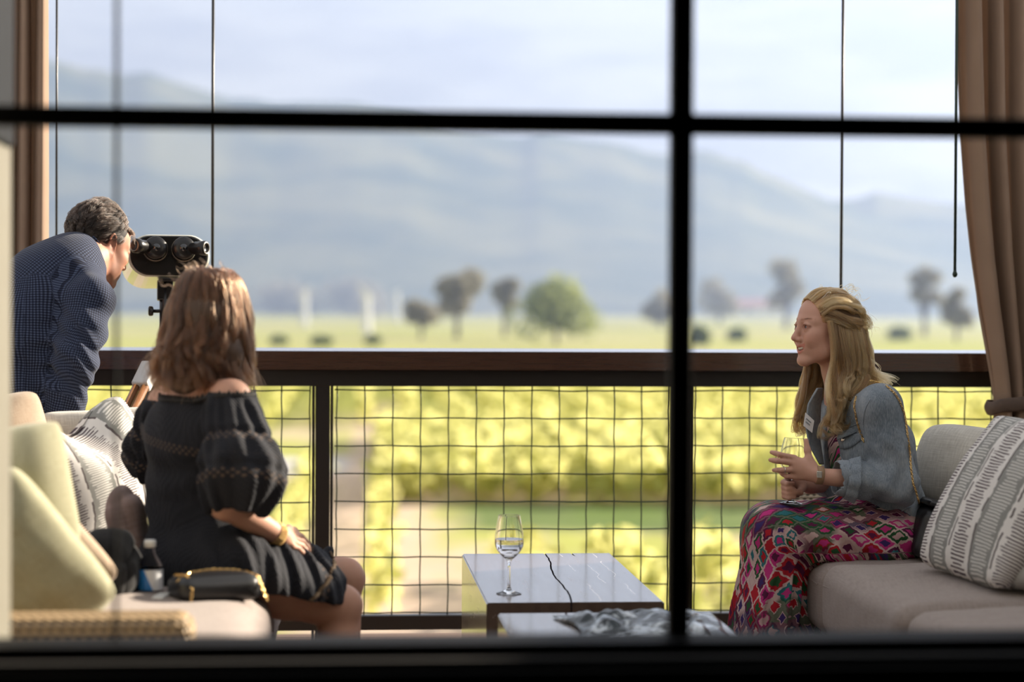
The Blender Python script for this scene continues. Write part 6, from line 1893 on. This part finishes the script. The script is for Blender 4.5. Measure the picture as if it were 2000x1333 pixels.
def man():
    base = Vector(A3(-150, 1300, 6.35)); base.z = 0
    t = thing('person', base, 'man in a navy checked jacket bending to look through the mounted binoculars', 'person')
    HO = A3(196, 479, 6.62); a_, b_ = R(49), R(20)
    hf, hl, hu = face_axes((math.cos(a_) * math.cos(b_), math.sin(a_) * math.cos(b_), -math.sin(b_)), (0, 0, 1)); K = 1.03
    neck = A3(160, 512, 6.54); chest = A3(82, 580, 6.48); waist = A3(-10, 665, 6.42); pel = A3(-95, 735, 6.37)
    bl = np.array([-math.sin(R(28)), math.cos(R(28)), 0.0]); bf = np.array([math.cos(R(28)), math.sin(R(28)), 0.0])
    shr = A3(176, 588, 6.33); elr = A3(150, 700, 6.25); wrr = A3(122, 822, 6.27)
    shl = A3(100, 545, 6.74); ell_ = A3(95, 665, 6.84); wrl = A3(75, 800, 6.80)
    hipr = pel - bl * .09 + np.array([0, 0, -.02]); hipl = pel + bl * .09 + np.array([0, 0, -.02])
    knr = hipr + np.array([.05, -.01, -.47]); knl = hipl + np.array([.08, .02, -.47])
    anr = np.array([knr[0] - .07, knr[1], .09]); anl = np.array([knl[0] - .06, knl[1], .09])
    s = Sdf((-2.15, 6.0, -.01), (-1.05, 7.05, 1.62), .0042)
    sculpt_head(s, HO, hf, hl, hu, K, male=True)
    hb = HO + hf * -.03 + hu * -.06
    s.chain([hb, (hb + neck) / 2, neck], [.062, .062, .070], .03)
    s.chain([neck, chest, waist, pel], [.07, .105, .105, .11], .04, sq=(bl, 1.35))
    s.cone(neck, shr, .05, .055, .03); s.cone(neck, shl, .05, .055, .03)
    s.chain([shr, elr, wrr], [.05, .043, .030], .012); s.chain([shl, ell_, wrl], [.05, .043, .03], .012)
    for hp, kn, an in ((hipr, knr, anr), (hipl, knl, anl)): s.chain([hp, kn, an], [.085, .058, .040], .03)
    def hand(w_, d, n_, k=1.0):
        d = np.array(d, float); d /= np.linalg.norm(d); n_ = np.array(n_, float); n_ -= d * (n_ @ d); n_ /= np.linalg.norm(n_); sd = np.cross(d, n_)
        for i, (ln, wd_) in enumerate(((.072, .034), (.080, .011), (.074, -.011), (.060, -.031))):
            kn = w_ + d * .085 + sd * wd_
            s.cone(w_, kn, .022, .0125, .014)
            p1 = kn + d * ln * .45 + n_ * .006; p2 = p1 + d * ln * .30 - n_ * .010; p3 = p2 + d * ln * .25 - n_ * .014
            s.chain([kn, p1, p2, p3], [.0105, .0095, .0088, .0078], .004)
        th = w_ + d * .025 + sd * .028
        s.chain([th, th + d * .035 + sd * .028 - n_ * .008, th + d * .06 + sd * .034 - n_ * .016, th + d * .08 + sd * .030 - n_ * .020], [.015, .013, .011, .0085], .008)
    hand(wrr, (.35, .15, -.75), (.4, -.9, .2)); hand(wrl, (.1, .1, -.95), (-.3, .9, .1))
    me = s.mesh('body', 1); P = verts(me)
    tint = head_tint(P, HO, hf, hl, hu, K, stubble=.55)
    eq = (P - HO) / K; em = np.exp(-((((eq @ hf) + .012) / .022) ** 2 + (((eq @ hu) + .01) / .04) ** 2)) * (np.abs(eq @ hl) > .070)
    tint = tint * (1 - em[:, None] * .35) + np.array([1.0, .62, .5]) * em[:, None] * .35
    set_col(me, 'tint', tint); obj('body', me, m_skin_m, t)
    eyes(t, HO, hf, hl, hu, K)
    # --- trousers and shoes
    s = Sdf((-2.15, 6.0, .0), (-1.4, 6.8, 1.2), .006)
    for hp, kn, an in ((hipr, knr, anr), (hipl, knl, anl)): s.chain([hp, kn, an], [.105, .082, .070], .04)
    s.cone(pel - bl * .05, pel + bl * .05, .13, .13, .05)
    s.field(lambda X, Y, Z: .055 - Z, (-2.2, 5.9, -.1), (-1.3, 6.9, .1), 0, 'i')
    obj('trousers', s.mesh('trousers', 1), m_trouser, t)
    for an in (anr, anl):
        s = Sdf(an - .2, an + np.array([.32, .3, .1]), .005)
        foot_shape(s, an + np.array([0, 0, .02]), bf, .27, .045)
        s.field(lambda X, Y, Z: .0 - Z, an - .3, an + .4, 0, 'i')
        obj('shoe', s.mesh('shoe', 1), m_shoe, t)
    # --- jacket
    s = Sdf((-2.05, 6.02, .74), (-1.12, 7.0, 1.56), .0045)
    s.chain([neck - (neck - chest) * .12, chest, waist, pel + np.array([-.02, 0, .0])], [.080, .138, .140, .150], .05, sq=(bl, 1.36))
    s.ell((neck + chest) / 2 + np.array([-.035, 0, .028]), (.16, .19, .085), .06, rot=(bf * .75 + np.array([0, 0, .66]), bl, np.cross(bf * .75 + np.array([0, 0, .66]), bl)))
    s.cone(neck + np.array([-.02, 0, -.01]), shr, .062, .070, .05); s.cone(neck + np.array([-.02, 0, -.01]), shl, .062, .080, .05)
    s.chain([shr, (shr + elr) / 2, elr, wrr], [.070, .066, .062, .056], .03); s.chain([shl, ell_, wrl], [.076, .066, .055], .03)
    # the front and skirt of the unbuttoned jacket hang straight down from the chest
    hang_b = A3(58, 838, 6.26)
    s.cone(A3(70, 640, 6.33), hang_b, .075, .055, .06, sq=(bf, 1.25)); s.cone(A3(0, 690, 6.32), A3(6, 850, 6.27), .09, .060, .07)
    ax = (elr - shr) / np.linalg.norm(elr - shr); ax2 = (wrr - elr) / np.linalg.norm(wrr - elr)
    def fold(X, Y, Z):
        px, py, pz = X - elr[0], Y - elr[1], Z - elr[2]
        w_ = np.exp(-(px * px + py * py + pz * pz) / .02)
        w2 = np.exp(-((X - hang_b[0]) ** 2) / .012) * np.clip((1.1 - Z) / .15, 0, 1)
        return w_ * (.0058 * np.sin(pz * 95 + px * 70 + 2.5 * np.sin(px * 30 + py * 20))) + w2 * .010 * np.sin(X * 75 + Z * 24 + Y * 22) * (Y < 6.5) + .003 * np.sin(X * 26 + Z * 44 + 2 * np.sin(X * 15))
    s.disp(fold, (-2.05, 6.02, .74), (-1.12, 7.0, 1.56))
    # collar opening
    nd = (HO + hu * -.07 - neck); nd /= np.linalg.norm(nd)
    s.cone(neck - nd * .02, HO + hu * -.10 + hf * .01, .066, .070, .008, 's')
    s.cone(wrr - ax2 * .005, wrr + ax2 * .12, .044, .06, .003, 's')
    me = s.mesh('checked_jacket', 1); P = verts(me)
    cam_dir = np.array([0, 1, 0])
    tc = limb_coords(P, [(pel, neck, .14, (.2, 1, -.2)), (shr, elr, .072, (0, 1, 0)), (elr, wrr, .06, (0, 1, 0)), (A3(60, 640, 6.33), hang_b, .07, (0, 1, 0)), (shl, ell_, .07, (0, 1, 0))])
    set_vec(me, 'tc', tc)
    jk = obj('checked_jacket', me, m_check, t)
    # turned collar of jacket and shirt round the neck
    e1 = np.cross(nd, [0, 1, 0]); e1 /= np.linalg.norm(e1); e2 = np.cross(nd, e1)
    back = -bf - nd * (-bf @ nd); back /= np.linalg.norm(back); sdv = np.cross(nd, back)
    def col(r0, h, flare, off):
        def fn(u, v):
            a = -2.5 + 5.0 * u; dr = back * math.cos(a) + sdv * math.sin(a)
            return Vector(neck + nd * (off + h * (v - .5) - .018 * (1 - math.cos(a)) * .6) + dr * (r0 + flare * (1 - v)))
        return fn
    o = obj('collar', grid_mesh(col(.074, .055, .020, .030), 50, 7), m_check, jk, smooth=True); mo = o.modifiers.new('thick', 'SOLIDIFY'); mo.thickness = .005
    q = verts(o.data); set_vec(o.data, 'tc', np.stack([q[:, 0] + q[:, 1], q[:, 2], q[:, 0] * 0], 1))
    o = obj('shirt_collar', grid_mesh(col(.069, .05, .006, .046), 50, 5), m_shirt, t, smooth=True); mo = o.modifiers.new('thick', 'SOLIDIFY'); mo.thickness = .003
    fq = A3(76, 752, 6.20)
    # --- hair: combed back, greying, short at the nape
    s = Sdf(HO - .2, HO + .2, .004)
    s.frame(HO, hf, hl, hu)
    A = lambda *p: tuple(q * K for q in p)
    s.ell(A(-.020, 0, .038), A(.102, .081, .090), .01)
    s.ell(A(.103, 0, -.035), A(.072, .10, .108), .010, 's')
    for y in (-1, 1): s.ell(A(.012, y * .085, -.035), A(.040, .030, .055), .012, 's')
    s.ell(A(-.03, 0, -.115), A(.10, .10, .055), .012, 's')
    s.world()
    hbase = obj('hair', s.mesh('hair', 1), m_hairbase_m, t)
    def L(*p): return HO + (hf * p[0] + hl * p[1] + hu * p[2]) * K
    r = np.random.default_rng(25); locks = []
    for i in range(150):
        y = r.uniform(-1, 1); x0 = r.uniform(-.015, .072)
        zz = .040 + .092 * math.sqrt(max(.05, 1 - ((x0 + .018) / .10) ** 2 - (y * .72) ** 2))
        L0 = r.uniform(.05, .075)
        p0 = (x0, y * .058, zz); p1 = (x0 - L0 * .5, y * .064, zz + .008 - .12 * max(0, -x0)); p2 = (x0 - L0, y * .068, zz - .010 - .25 * max(0, -(x0 - .03)))
        locks.append(([L(*p0), L(*p1), L(*p2)], (.005, .008, .006), 48))
    # sides and back: short hair lying back and down
    for i in range(290):
        th = r.uniform(R(58), R(302)); el = r.uniform(-.62, 1.2)
        ct, st = math.cos(th), math.sin(th); c = math.cos(el)
        def sp(th_, el_, g): return (-.020 + .103 * g * math.cos(th_) * math.cos(el_), .082 * g * math.sin(th_) * math.cos(el_), .038 + .091 * g * math.sin(el_))
        sg = 1 if st > 0 else -1
        if math.cos(th) > .12 and el < -.1: continue
        back_ = .26 * (1 - abs(ct)) * sg if ct > -.8 else 0
        locks.append(([L(*sp(th, el, 1.0)), L(*sp(th + back_, el - .16, 1.045)), L(*sp(th + back_ * 1.7, el - .34, 1.035))], (.006, .008, .007), 38))
    # forelock falling over the brow
    for i in range(5):
        y = -.010 + .010 * i
        locks.append(([L(.070, y, .085), L(.098, y * 1.1, .082), L(.112, y * 1.2, .062), L(.116 + .004 * r.random(), y * 1.2, .034 + .012 * r.random())], (.004, .004, .002), 14))
    hair_strands('hair_strands', locks, m_hair_m, hbase, 10, .00045, 23, .0016, .001, 1.2)
man()
